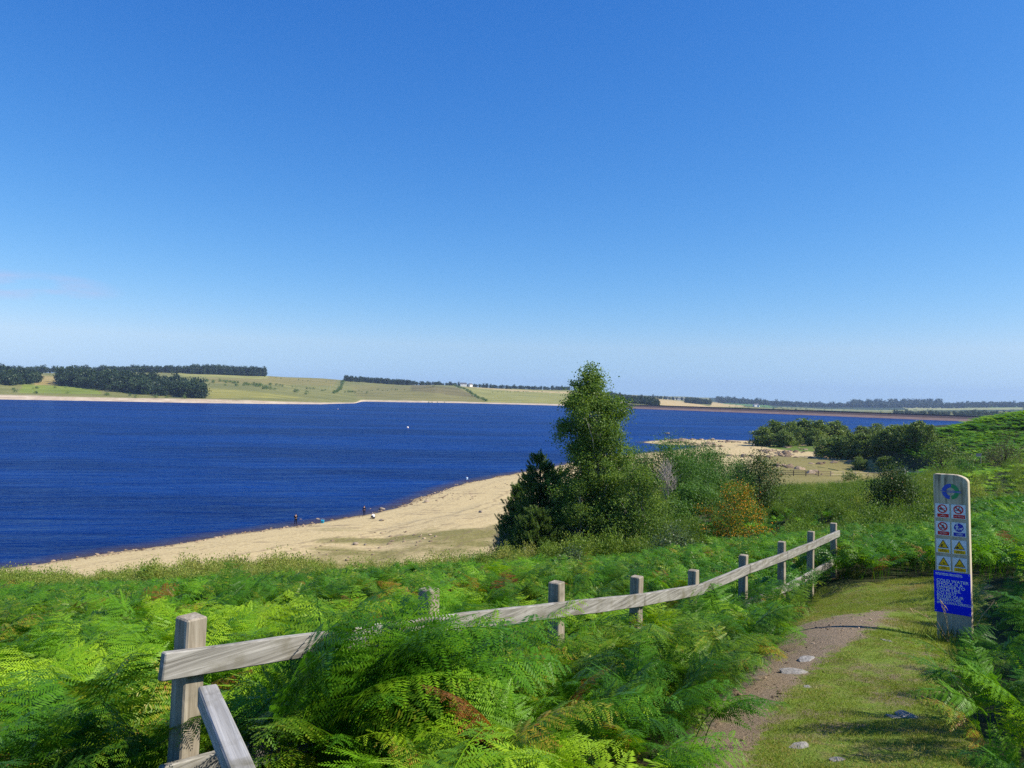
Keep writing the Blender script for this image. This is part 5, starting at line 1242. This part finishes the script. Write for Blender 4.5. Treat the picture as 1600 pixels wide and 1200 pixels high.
def person(loc, rz, pose, label, top_col, leg_col, hair_col, scale=1.0, shoe=(.03, .03, .035)):
    t = empty('person', loc, rz, label, 'person', 'people at the water'); t.scale = (scale,) * 3
    P = {k: tuple(v) for k, v in pose.items()}
    def hand(w, e, sd):
        w = Vector(w); d = (w - Vector(e)).normalized(); s = d.cross(Vector((0, 0, 1))).normalized(); ch = []; palm = w + d * .075; ch.append([(tuple(w), .026), (tuple(palm), .03)])
        for k, (off, ln) in enumerate(((-.027, .066), (-.009, .078), (.009, .073), (.027, .056))):
            b = palm + s * off; ch.append([(tuple(palm), .03), (tuple(b + d * ln * .45), .009), (tuple(b + d * ln * .8 + Vector((0, 0, -.014))), .008), (tuple(b + d * ln + Vector((0, 0, -.03))), .007)])
        b = w + d * .02 - s * .035 * sd; ch.append([(tuple(w), .026), (tuple(b), .012), (tuple(b + d * .035 - s * .012 * sd), .009)]); return ch
    hd = Vector(P['head']); nk = Vector(P['neck']); fwd = Vector(P.get('look', (0, 1, 0))).normalized()
    ch = [[(P['pelvis'], .13), (P['spine'], .125), (P['chest'], .135), (P['neck'], .058), (tuple(nk.lerp(hd, .45) + fwd * .005), .07), (tuple(hd), .088), (tuple(hd + Vector((0, 0, .10))), .06)], [(tuple(hd), .088), (tuple(hd + fwd * .105 - Vector((0, 0, .02))), .018)]]
    for sd in ('l', 'r'):
        ch.append([(P['chest'], .135), (P['sh' + sd], .062), (P['el' + sd], .045), (P['wr' + sd], .030)]); ch += hand(P['wr' + sd], P['el' + sd], 1 if sd == 'r' else -1)
        ch.append([(P['pelvis'], .13), (P['hip' + sd], .092), (P['kn' + sd], .062), (P['an' + sd], .042), (P['toe' + sd], .035)])
    skinned('body', ch, SKIN, t)
    T = [[(P['pelvis'], .145), (P['spine'], .142), (P['chest'], .152), (tuple(Vector(P['chest']).lerp(nk, .6)), .085)]] + [[(P['chest'], .152), (P['sh' + s], .077), (P['el' + s], .060), (tuple(Vector(P['el' + s]).lerp(Vector(P['wr' + s]), .93)), .045)] for s in 'lr']
    skinned('jacket', T, mat_plain('top cloth', top_col, .85, .2, 25, .1), t)
    Lg = [[(P['pelvis'], .148), (P['hip' + s], .108), (P['kn' + s], .080), (tuple(Vector(P['kn' + s]).lerp(Vector(P['an' + s]), .95)), .060)] for s in 'lr']
    skinned('trousers', Lg, mat_plain('trouser cloth', leg_col, .85, .2, 25, .1), t)
    for s in 'lr': skinned('shoe', [[(tuple(Vector(P['an' + s]) + Vector((0, -.03, -.035))), .050), (P['toe' + s], .046), (tuple(Vector(P['toe' + s]) + Vector((0, .05, 0))), .036)]], mat_plain('shoe', shoe, .6), t)
    skinned('hair', [[(tuple(hd - fwd * .035 + Vector((0, 0, -.02))), .080), (tuple(hd - fwd * .02 + Vector((0, 0, .07))), .090), (tuple(hd + fwd * .03 + Vector((0, 0, .105))), .062)]], mat_plain('hair', hair_col, .7), t)
    return t
STAND = dict(pelvis=(0, 0, .95), spine=(0, .01, 1.15), chest=(0, 0, 1.36), neck=(0, .01, 1.50), head=(0, .03, 1.64), shl=(-.19, 0, 1.42), shr=(.19, 0, 1.42), ell=(-.27, .04, 1.16), elr=(.27, .04, 1.16), wrl=(-.12, .26, 1.20), wrr=(.12, .27, 1.24),
             hipl=(-.10, 0, .90), hipr=(.10, 0, .90), knl=(-.12, .03, .50), knr=(.13, .03, .50), anl=(-.13, 0, .09), anr=(.15, .02, .09), toel=(-.15, .15, .045), toer=(.18, .16, .045))
STAND2 = dict(STAND, ell=(-.25, -.02, 1.14), elr=(.25, -.02, 1.14), wrl=(-.26, .06, .90), wrr=(.24, .10, .92))
SIT = dict(pelvis=(0, 0, .22), spine=(0, .05, .42), chest=(0, .14, .62), neck=(0, .22, .74), head=(0, .28, .86), look=(0, .9, -.35), shl=(-.19, .15, .66), shr=(.19, .15, .66), ell=(-.26, .32, .48), elr=(.26, .32, .48), wrl=(-.12, .50, .40), wrr=(.12, .50, .36),
           hipl=(-.11, .03, .20), hipr=(.11, .03, .20), knl=(-.17, .42, .46), knr=(.17, .42, .46), anl=(-.16, .40, .09), anr=(.16, .40, .09), toel=(-.17, .54, .045), toer=(.17, .54, .045))
def stand_at(px, py):
    p = on_ground(px, py, 60, 400); return (p[0], p[1], gz(p[0], p[1]) - .01)
person(stand_at(462, 820.5), R_(18), STAND, 'person in black standing at the water with raised forearms, left of the cyan tub', (.010, .010, .012), (.012, .012, .015), (.02, .015, .012))
person(stand_at(569, 806), R_(28), STAND2, 'person in navy blue standing at the stony water edge', (.012, .016, .045), (.012, .015, .04), (.03, .02, .015), .98)
person(stand_at(584, 811), R_(55), SIT, 'person in white top and dark trousers crouching on the sand', (.80, .80, .82), (.015, .018, .04), (.62, .58, .52), 1.0)
person(stand_at(730, 751), R_(20), SIT, 'small pale blue clad person sitting at the far water line', (.42, .58, .72), (.42, .56, .70), (.10, .06, .04), 1.05)
person(stand_at(1178, 699), R_(70), STAND2, 'tiny person in pale top at the shaded end of the far copse', (.60, .58, .66), (.25, .23, .30), (.08, .05, .03), .92)
# ---------------------------------------------------------------- small things on the beach and lake
tb = stand_at(504, 817.5); tub = empty('tub', tb, .3, 'bright cyan tub standing on the sand near the water', 'tub')
M_CY = mat_plain('cyan plastic', (.02, .36, .62), .45, .08, 6)
mb = MB(); mb.lathe([(.20, 0), (.22, .02), (.27, .42), (.29, .44), (.29, .47), (.255, .47), (.21, .05)], 20); mb.build('bucket_body', M_CY, tub, True)
mb = MB(); mb.tube([(-.28, 0, .45), (-.25, .05, .56), (-.12, .08, .64), (.12, .08, .64), (.25, .05, .56), (.28, 0, .45)], .012, 6); mb.build('handle', paint('handle white', (.7, .7, .7)), tub, True)
def rockmesh(seed, flat_=.6, ang=.35):
    bm = bmesh.new(); bmesh.ops.create_icosphere(bm, subdivisions=3, radius=.5); r = np.random.default_rng(seed); pl = [(Vector(r.normal(size=3)).normalized(), r.uniform(.26, .42)) for _ in range(9)]
    for v in bm.verts:
        for nrm, dd_ in pl:
            q = v.co.dot(nrm)
            if q > dd_: v.co -= nrm * (q - dd_) * .85
        v.co *= 1 + .10 * float(fbm(np.array([v.co.x * 3 + seed]), np.array([v.co.y * 3 + v.co.z * 2]), 3)[0]); v.co.z *= flat_
    me = bpy.data.meshes.new('rock'); bm.to_mesh(me); bm.free(); return me
def rock_mat(name, c0, c1, c2, inst=False):
    m, t, o = new_mat(name); g = G(t); n = g.noise(g.coord((7, 7, 7), obj=True), 1, 6, .7); c = g.ramp(n, [(.3, c0), (.5, c1), (.72, c2)])
    if inst: c = g.mix(1.0, c, g.ramp(g.attr('tint', 'INSTANCER'), [(0, (.32, .28, .26)), (.35, (.75, .7, .65)), (.8, (1.15, 1.1, 1.05)), (1, (1.6, 1.55, 1.5))]), 'MULTIPLY')
    g.l(g.pbr(c, .9, .2, g.bump(n, .5, .05)), o.inputs[0]); return m
M_ROCK = rock_mat('shore stone', (.15, .11, .08), (.29, .23, .17), (.44, .37, .29)); M_ROCKI = rock_mat('shore stones', (.16, .115, .075), (.28, .215, .15), (.42, .345, .25), True)
M_SLATE = rock_mat('grey path stone', (.17, .15, .13), (.29, .27, .245), (.42, .40, .37))
RS = proto_coll('stones')
for s in range(6):
    me = rockmesh(100 + s, .5 + .05 * s); me.materials.append(M_ROCKI); RS.objects.link(bpy.data.objects.new('stone', me))
def stones(n0, box, test, smin, smax, label, pw=2.5):
    X = rng.uniform(box[0], box[1], n0); Y = rng.uniform(box[2], box[3], n0); Z = ground(X, Y); px, py = to_px(X, Y, Z); sd = shore_sd(X, Y); ok = test(X, Y, Z, px, py, sd); X, Y, Z = X[ok], Y[ok], Z[ok]; n = len(X)
    s = smin + (smax - smin) * rng.random(n) ** pw
    return scatter('shore_stones', np.stack([X, Y, Z + s * .02], -1), np.stack([rng.normal(0, .2, n), rng.normal(0, .2, n), rng.uniform(0, 6.28, n)], -1), np.stack([s * rng.uniform(.8, 1.4, n), s, s * rng.uniform(.7, 1.1, n)], -1), rng.integers(0, 6, n), RS, np.clip(rng.normal(.5, .26, n), 0, 1), label, 'stones')
stones(60000, (-75, 60, 60, 215), lambda X, Y, Z, px, py, sd: (sd > -.8) & (sd < 2.2) & (fbm(X * .15, Y * .15, 2) > -.1), .10, .65, 'stones and cobbles lining the water edge of the near beach', 4)
stones(9000, (-40, 25, 90, 215), lambda X, Y, Z, px, py, sd: (sd > .5) & (sd < 40) & (Z < 3.5) & (fbm(X * .09 + 9, Y * .06, 3) > .2), .08, .65, 'stony patches scattered on the pale beach', 5)
stones(16000, (70, 180, 180, 370), lambda X, Y, Z, px, py, sd: (sd > 0) & (sd < 75) & (Z < 4) & ((px < 1235) | (rng.random(len(X)) < .12)) & (fbm(X * .06 + 3, Y * .05, 3) > .02), .3, 2.6, 'rubble and boulders strewn over the spit and dry lake bed', 5)
BO = [(213, 852.5, .55, 'pale boulder in the shallows off the left beach'), (229, 851.5, .42, 'small dark boulder at the left water edge, beside the pale one'), (212, 860, .5, 'pale boulder on the sand just below the one in the shallows'), (470, 811, .9, 'grey boulder in the shallows right of the person in black'), (497, 811, 1.1, 'flat boulder at the water edge behind the cyan tub'),
      (597, 797, 1.15, 'upright grey boulder at the water right of the person in navy'), (579, 797.5, .8, 'dark boulder between the person in navy and the upright grey boulder'), (596, 814, .9, 'dark boulder on sand right of the crouching person'), (666, 785, 1.2, 'dark brown boulder in the middle of the beach'), (751, 801, .9, 'flat reddish slab near the pines'), (555, 851, .9, 'pale slab on the olive patch of the beach'), (571, 852, .6, 'small dark stone beside the pale slab on the olive patch'),
      (1043, 686, 3.2, 'dark boulder on the tip of the spit'), (1113, 688, 3.0, 'pale boulder midway along the spit')]
for i, (px, py, s, lab) in enumerate(BO):
    p = on_ground(px, py, 60, 420) if py > 845 or px > 500 else at(px, py, shore_d(px, py)); z = max(gz(p[0], p[1]), -.25)
    o = link('boulder', rockmesh(200 + i, .62), None, M_ROCK); o.location = (p[0], p[1], z + s * .12); o.scale = (s, s * .8, s * (1.1 if 'upright' in lab else .8)); o.rotation_euler = (0, 0, i * 1.3); tag(o, lab, 'boulder', 'boulders along the shore')
# buoys
def buoy(px, py, s, label):
    p = at(px, py, shore_d(px, py)); t = empty('buoy', (p[0], p[1], 0), 0, label, 'buoy', 'buoys on the lake'); t.scale = (s,) * 3
    mb = MB(); mb.lathe([(.05, -.35), (.42, -.22), (.52, .05), (.48, .3), (.3, .52), (.1, .6)], 18); mb.build('float', paint('buoy white', (.85, .82, .74)), t, True)
    mb = MB(); mb.lathe([(.53, -.04), (.535, .06), (.52, .12)], 18); mb.build('band', paint('buoy orange', (.75, .22, .03)), t, True); mb = MB(); mb.tube([(0, 0, .58), (0, 0, .95)], .04, 8); mb.build('mast', M_ROCK, t)
buoy(637, 668.5, 1.25, 'white and orange buoy floating in mid lake, left of the birch top')
buoy(528, 639.5, .8, 'tiny white buoy far out near the far beach tip')
# valve tower
p = at(969.5, 635.5, 1255); vt = empty('valve_tower', (p[0], p[1], -2), .5, 'small pale concrete valve tower standing in the water at the left end of the dam', 'tower')
M_CONC = mat_plain('pale concrete', (.46, .41, .34), .9, .2, .6)
mb = MB(); mb.box((0, 0, 5.2), (4.4, 4.4, 10.4)); mb.build('shaft', M_CONC, vt); mb = MB(); mb.box((0, 0, 10.7), (5.2, 5.2, .6)); mb.box((0, 0, 12.0), (4.0, 4.0, 2.0)); mb.build('gallery', M_CONC, vt); mb = MB(); mb.box((8, 0, 4.4), (12, 2, .6)); mb.build('footbridge', M_CONC, vt)
# houses far away
M_WALL = mat_plain('white rendered wall', (.72, .70, .66), .9, .1, .5); M_ROOF = mat_plain('slate roof', (.10, .10, .115), .8, .2, .5); M_WIN = mat_plain('window glass', (.03, .035, .045), .2, .1, 1)
def house(loc, rz, Lh, Wh, Hh, label):
    t = empty('house', loc, rz, label, 'house', 'houses on the far hills'); mb = MB(); w2 = Wh / 2; l2 = Lh / 2; rh = Wh * .42
    mb.add([(-l2, -w2, -3), (l2, -w2, -3), (l2, w2, -3), (-l2, w2, -3), (-l2, -w2, Hh), (l2, -w2, Hh), (l2, w2, Hh), (-l2, w2, Hh), (-l2, 0, Hh + rh), (l2, 0, Hh + rh)], [(0, 1, 5, 4), (1, 2, 6, 9, 5), (2, 3, 7, 6), (3, 0, 4, 8, 7)]); mb.build('wall', M_WALL, t)
    mb = MB(); e = .4; mb.add([(-l2 - e, -w2 - e, Hh - .25), (l2 + e, -w2 - e, Hh - .25), (l2 + e, 0, Hh + rh + .15), (-l2 - e, 0, Hh + rh + .15), (-l2 - e, w2 + e, Hh - .25), (l2 + e, w2 + e, Hh - .25)], [(0, 1, 2, 3), (3, 2, 5, 4)]); rf = mb.build('roof', M_ROOF, t)
    mb = MB(); mb.box((l2 - .7, 0, Hh + rh + .4), (.9, .7, 1.5)); mb.build('chimney', M_WALL, rf)
    for x in (-l2 * .5, l2 * .5): mb = MB(); mb.box((x, -w2 - .03, Hh * .6), (1.1, .1, 1.3)); mb.build('window', M_WIN, t)
HS = [(724, 602.5, 2190, 0.2, 18, 8, 5, 'long white farmhouse on the far crest right of the centre plantation'), (735, 603, 2210, .9, 12, 7, 4.5, 'smaller white farm building right of the long farmhouse'), (1043, 624.6, 3000, .3, 14, 9, 6, 'leftmost white house of the village above the golden field'), (1053, 625.2, 3050, 1.2, 13, 9, 6, 'white house second from the left in the village above the golden field'),
      (1060, 625.8, 3100, .1, 16, 9, 6, 'long white house in the middle of the village above the golden field'), (1068, 626.2, 3150, .8, 13, 9, 6, 'white house right of the middle in the village above the golden field'), (1077, 626.8, 3000, .2, 18, 9, 6, 'rightmost long pale house of the village, beside the dark wood'), (1181, 634.8, 3000, .4, 22, 10, 6, 'white farmhouse among the fields behind the middle of the dam'), (1185, 635.6, 2950, 1.1, 12, 8, 5, 'small white barn next to the farmhouse behind the dam')]
for px, py, d, rz, Lh, Wh, Hh, lab in HS:
    p = at(px, py, d); q = far_z(px, d); house((p[0], p[1], p[2]), rz, Lh, Wh, Hh, lab)
# ---------------------------------------------------------------- fence across the dry field, small posts
ff = empty('field_fence', on_ground(1216, 744, 100, 300), 0, 'long low post and rail fence across the dry grass field', 'fence'); fo = Vector(ff.location); M_FF = mat_plain('brown field fence', (.14, .10, .065), .9, .3, 2); M_FP = mat_plain('pale field fence', (.40, .34, .25), .9, .2, 2)
fpx = [1201 + 19.4 * i for i in range(14)]; fp = [Vector(on_ground(x, 743.6 + (x - 1220) * .012, 100, 320)) for x in fpx]
for i, q in enumerate(fp):
    mb = MB(); z = gz(q.x, q.y); mb.beam(Vector((q.x, q.y, z - .2)) - fo, Vector((q.x, q.y, z + 1.3)) - fo, .16, .16, Vector((1, 0, 0))); mb.build('post', M_FF if i < 5 else M_FP, ff)
    if i < 13:
        q2 = fp[i + 1]; z2 = gz(q2.x, q2.y)
        for h in ((.35, .75, 1.15) if i < 5 else (.5, 1.12)):
            mb = MB(); mb.beam(Vector((q.x, q.y - .1, z + h)) - fo, Vector((q2.x, q2.y - .1, z2 + h)) - fo, .05, .12 if i < 5 else .09); mb.build('rail', M_FF if i < 5 else M_FP, ff)
p = on_ground(1532.5, 728, 60, 300); sp = empty('small_signpost', (p[0], p[1], gz(p[0], p[1])), 0, 'small grey board on a pale pole at the foot of the green hill', 'sign'); k = p[1] / 150
mb = MB(); mb.tube([(0, 0, -.2), (0, 0, 2.45 * k)], .07 * k, 8); mb.build('pole', M_FP, sp); mb = MB(); mb.box((-.5 * k, -.09 * k, 2.1 * k), (1.0 * k, .05, .62 * k)); mb.build('board', mat_plain('grey blue board', (.12, .15, .20), .6), sp)
p = at(473, 903, 36); z = gz(p[0], p[1]); wp_ = MB(); wp_.beam((0, 0, -.2), (.02, 0, 1.15), .17, .15, Vector((1, 0, 0)), 4, .006); o = wp_.build('white_post', mat_plain('bleached post', (.62, .58, .50), .9, .2, 6), bevel=.01); o.location = (p[0], p[1], p[2] - 1.0); o.location.z = at(473, 893, 36)[2] - 1.15; tag(o, 'short bleached white post poking out of the bracken above the beach', 'post')
p = at(826, 862, 44); fr_ = empty('fence_remnant', (p[0], p[1], gz(p[0], p[1])), 0, 'stub of pale post with broken rail at the foot of the pines', 'fence'); zt = at(820, 855, 44)[2] - gz(p[0], p[1]); mb = MB(); mb.beam((-.2, -.1, -.2), (-.22, -.1, zt), .13, .13, Vector((1, 0, 0)), 3, .004); mb.build('post', M_RAIL, fr_); mb = MB(); mb.beam((-.2, -.18, zt - .12), (.32, -.15, zt - .20), .05, .12, seg=3, jit=.005); mb.build('rail', M_POST, fr_)
# crumpled blue bag lying in the bracken where the path ends
p = at(1402, 893, 17.3); z = gz(p[0], p[1]); bag = empty('bag', (p[0], p[1], z), .2, 'dark blue bag lying in the bracken at the end of the path', 'bag'); M_BAG = mat_plain('blue nylon', (.03, .055, .17), .5, .3, 9, .4, .4)
me = rockmesh(300, .55); o = link('sack', me, bag, M_BAG); o.scale = (.55, .3, .42); o.location = (0, 0, .16); o.rotation_euler = (0, R_(-14), 0)
me = rockmesh(301, .8); o = link('flap', me, bag, mat_plain('black nylon', (.012, .013, .02), .5, .3, 9)); o.scale = (.34, .3, .5); o.location = (.36, .1, .28); mb = MB(); mb.tube([(.2, -.12, .2), (.3, -.2, .36), (.4, -.12, .44), (.45, .02, .36)], .016, 6); mb.build('strap', M_BAG, bag, True)
# ---------------------------------------------------------------- stones, turf and single plants by the path
PS = [(1238, 1051, .30, 'flat pale stone set in the bare earth at the left of the path'), (1262, 1031, .26, 'angular pinkish stone beside the bare earth, behind the flat pale one'), (1418, 1119, .22, 'flat grey stone in the turf right of the path middle'), (1398, 1121, .16, 'smaller grey stone just left of the flat grey stone'), (1249, 1166, .20, 'grey stone in the turf near the bottom of the path'), (1262, 1074, .10, 'tiny grey stone in the turf'), (1385, 1001, .14, 'small stone at the signpost shadow on the path'), (1311, 1188, .12, 'small stone at the bottom edge of the path')]
for i, (px, py, s, lab) in enumerate(PS):
    p = on_ground(px, py, 2, 20); o = link('stone', rockmesh(400 + i, .4, .3), None, M_SLATE); o.location = (p[0], p[1], p[2] + .0); o.scale = (s, s * .62, s * .5); o.rotation_euler = (0, 0, i * .9); tag(o, lab, 'stone', 'stones on the path')
GR = proto_coll('turf tufts')
M_TURF = mat_leaf('turf blades', [(0, (.26, .21, .08)), (.25, (.40, .34, .12)), (.4, (.14, .20, .022)), (.7, (.22, .28, .030)), (1, (.34, .38, .065))], .3, .5, .2, inst=True)
for s in range(5):
    r = np.random.default_rng(500 + s); nb = 46; a = r.uniform(0, 6.28, nb); q = .085 * np.sqrt(r.random(nb)); P = np.stack([q * np.cos(a), q * np.sin(a), np.full(nb, -.004)], -1); D = np.stack([r.normal(0, .55, nb), r.normal(0, .55, nb), np.ones(nb)], -1)
    V, F = leaf_cards(P, r.uniform(.008, .024, nb), r, .16, .1, D, .01); me = mesh_np('tuft', V, F, dict(shade=np.repeat(np.clip(r.normal(.5, .2, nb), 0, 1), 4))); me.materials.append(M_TURF); GR.objects.link(bpy.data.objects.new('tuft', me))
X = rng.uniform(-.5, 9.5, 90000); Y = rng.uniform(1.5, 17, 90000); Z = ground(X, Y); ok = path_mask(X, Y, Z); dv = blur_in(X, Y, Z, [DIRT_POLY], 14); nn = fbm(X * 1.1 + 7, Y * 1.1, 3)
ok &= (rng.random(len(X)) > dv * 1.25 + np.clip((nn - .12) * 2.6, 0, .93)); X, Y, Z, nn = X[ok], Y[ok], Z[ok], nn[ok]; n = len(X); s_ = rng.uniform(.6, 1.25, n)
scatter('short_turf', np.stack([X, Y, Z], -1), np.stack([rng.normal(0, .1, n), rng.normal(0, .1, n), rng.uniform(0, 6.28, n)], -1), np.repeat(s_[:, None], 3, 1), rng.integers(0, 5, n), GR, np.clip(.52 + fbm(X * .9, Y * .9, 3) * .55 + rng.normal(0, .12, n), 0, 1), 'short mossy turf on the path', 'grass')
X = rng.uniform(0, 7, 26000); Y = rng.uniform(2, 15, 26000); Z = ground(X, Y); ok = path_mask(X, Y, Z); dv = blur_in(X, Y, Z, [DIRT_POLY], 14); ok &= rng.random(len(X)) < dv * .4 + .012; X, Y, Z = X[ok], Y[ok], Z[ok]; n = len(X); s_ = .006 + .038 * rng.random(n) ** 6
scatter('path_grit', np.stack([X, Y, Z], -1), np.stack([rng.normal(0, .3, n), rng.normal(0, .3, n), rng.uniform(0, 6.28, n)], -1), np.stack([s_ * 1.3, s_, s_ * .8], -1), rng.integers(0, 6, n), RS, np.clip(rng.normal(.5, .25, n), 0, 1), 'small stones and grit on the bare earth of the path', 'stones')
def grass_tuft(px, py, d, h, nbl, label, seed, heads=0):
    r = np.random.default_rng(seed); p = at(px, py, d); t = empty('grass_tuft', (p[0], p[1], gz(p[0], p[1])), 0, label, 'grass', 'tall grass tufts'); D = np.stack([r.normal(0, .38, nbl), r.normal(0, .38, nbl), np.ones(nbl)], -1); P = np.stack([r.normal(0, .10, nbl), r.normal(0, .10, nbl), np.zeros(nbl)], -1); V, F = leaf_cards(P, h * r.uniform(.4, 1, nbl), r, .035, .1, D, .02); me = mesh_np('blades', V, F, dict(tint=np.repeat(np.clip(r.normal(.5, .2, nbl), 0, 1), 4))); link('blades', me, t, M_GRASSL)
    for k in range(heads):
        mb = MB(); e = Vector((r.normal(0, .2), r.normal(0, .1), h * r.uniform(1.5, 2.3))); mb.tube([(0, 0, 0), e * .5 + Vector((0, 0, .08)), e], .0022, 4); mb.tube([e - Vector((0, 0, .01)), e + Vector((.012, 0, -.02)), e + Vector((.05, 0, -.07))], [.002, .007, .002], 5); mb.build('seed_head', M_STRAW, t)
M_GRASSL = mat_leaf('long grass', gstops((.035, .075, .012), (.075, .125, .018), (.17, .18, .05)), .3); M_STRAW = mat_plain('straw', (.42, .32, .17), .8, .2, 20)
grass_tuft(1484, 1010, 8.55, .22, 150, 'tall grass with seed heads at the foot of the warning signpost', 601, 5); grass_tuft(1512, 1012, 8.6, .22, 120, 'grass tuft at the right foot of the warning signpost', 602, 3); grass_tuft(1452, 1012, 8.5, .22, 110, 'low grass tuft left of the warning signpost foot', 603); grass_tuft(1330, 905, 15.2, .4, 120, 'yellowing grass tuft by the last fence post', 604, 3)
def single_frond(px, py, d, gi, tintv, s, rz, label, tilt=(0, 0)):
    v, f, h = near_geo[gi]; me = mesh_np('bracken_frond', v, f, dict(tint=np.clip(tintv + (h - .5) * .12, 0, 1))); o = link('bracken_frond', me, None, M_FERNG); p = at(px, py, d); o.location = (p[0], p[1], gz(p[0], p[1])); o.rotation_euler = (tilt[0], tilt[1], rz); o.scale = (s,) * 3; return tag(o, label, 'fern', 'single fern fronds')
single_frond(735, 1180, 3.3, 0, .115, .95, R_(-70), 'bright yellow bracken frond at the bottom of the picture')
single_frond(765, 1035, 4.9, 3, .93, 1.1, R_(-75), 'large pale green frond arching towards the rail just right of the second fence post')
single_frond(600, 1075, 4.3, 6, .60, 1.0, R_(-100), 'broad arching green frond in front of the near rail')
single_frond(775, 1075, 4.3, 5, .035, .85, R_(30), 'withered brown frond hanging in the bracken below the rail')
single_frond(800, 1140, 3.7, 3, .02, .8, R_(120), 'dead russet frond low in the foreground bracken')
single_frond(140, 1110, 4.2, 5, .02, .9, R_(200), 'dead russet frond in the left bracken')
single_frond(1596, 1150, 4.6, 6, .95, .8, R_(-60), 'large bright lime frond at the bottom right beside the path')
single_frond(1225, 935, 9.6, 2, .05, .8, R_(200), 'withered orange frond beside the lower rail')
# ---------------------------------------------------------------- air
mb = MB(); mb.box((0, 4900, 20), (24000, 11600, 330))
m, t, o_ = new_mat('air'); g = G(t)
pv = g.n('ShaderNodeVolumePrincipled'); pv.inputs['Color'].default_value = (0.50, 0.68, 1.0, 1); pv.inputs['Density'].default_value = 7.0e-5; pv.inputs['Anisotropy'].default_value = 0.0
g.l(pv.outputs[0], o_.inputs['Volume'])
hz = mb.build('haze', m); hz['kind'] = 'stuff'
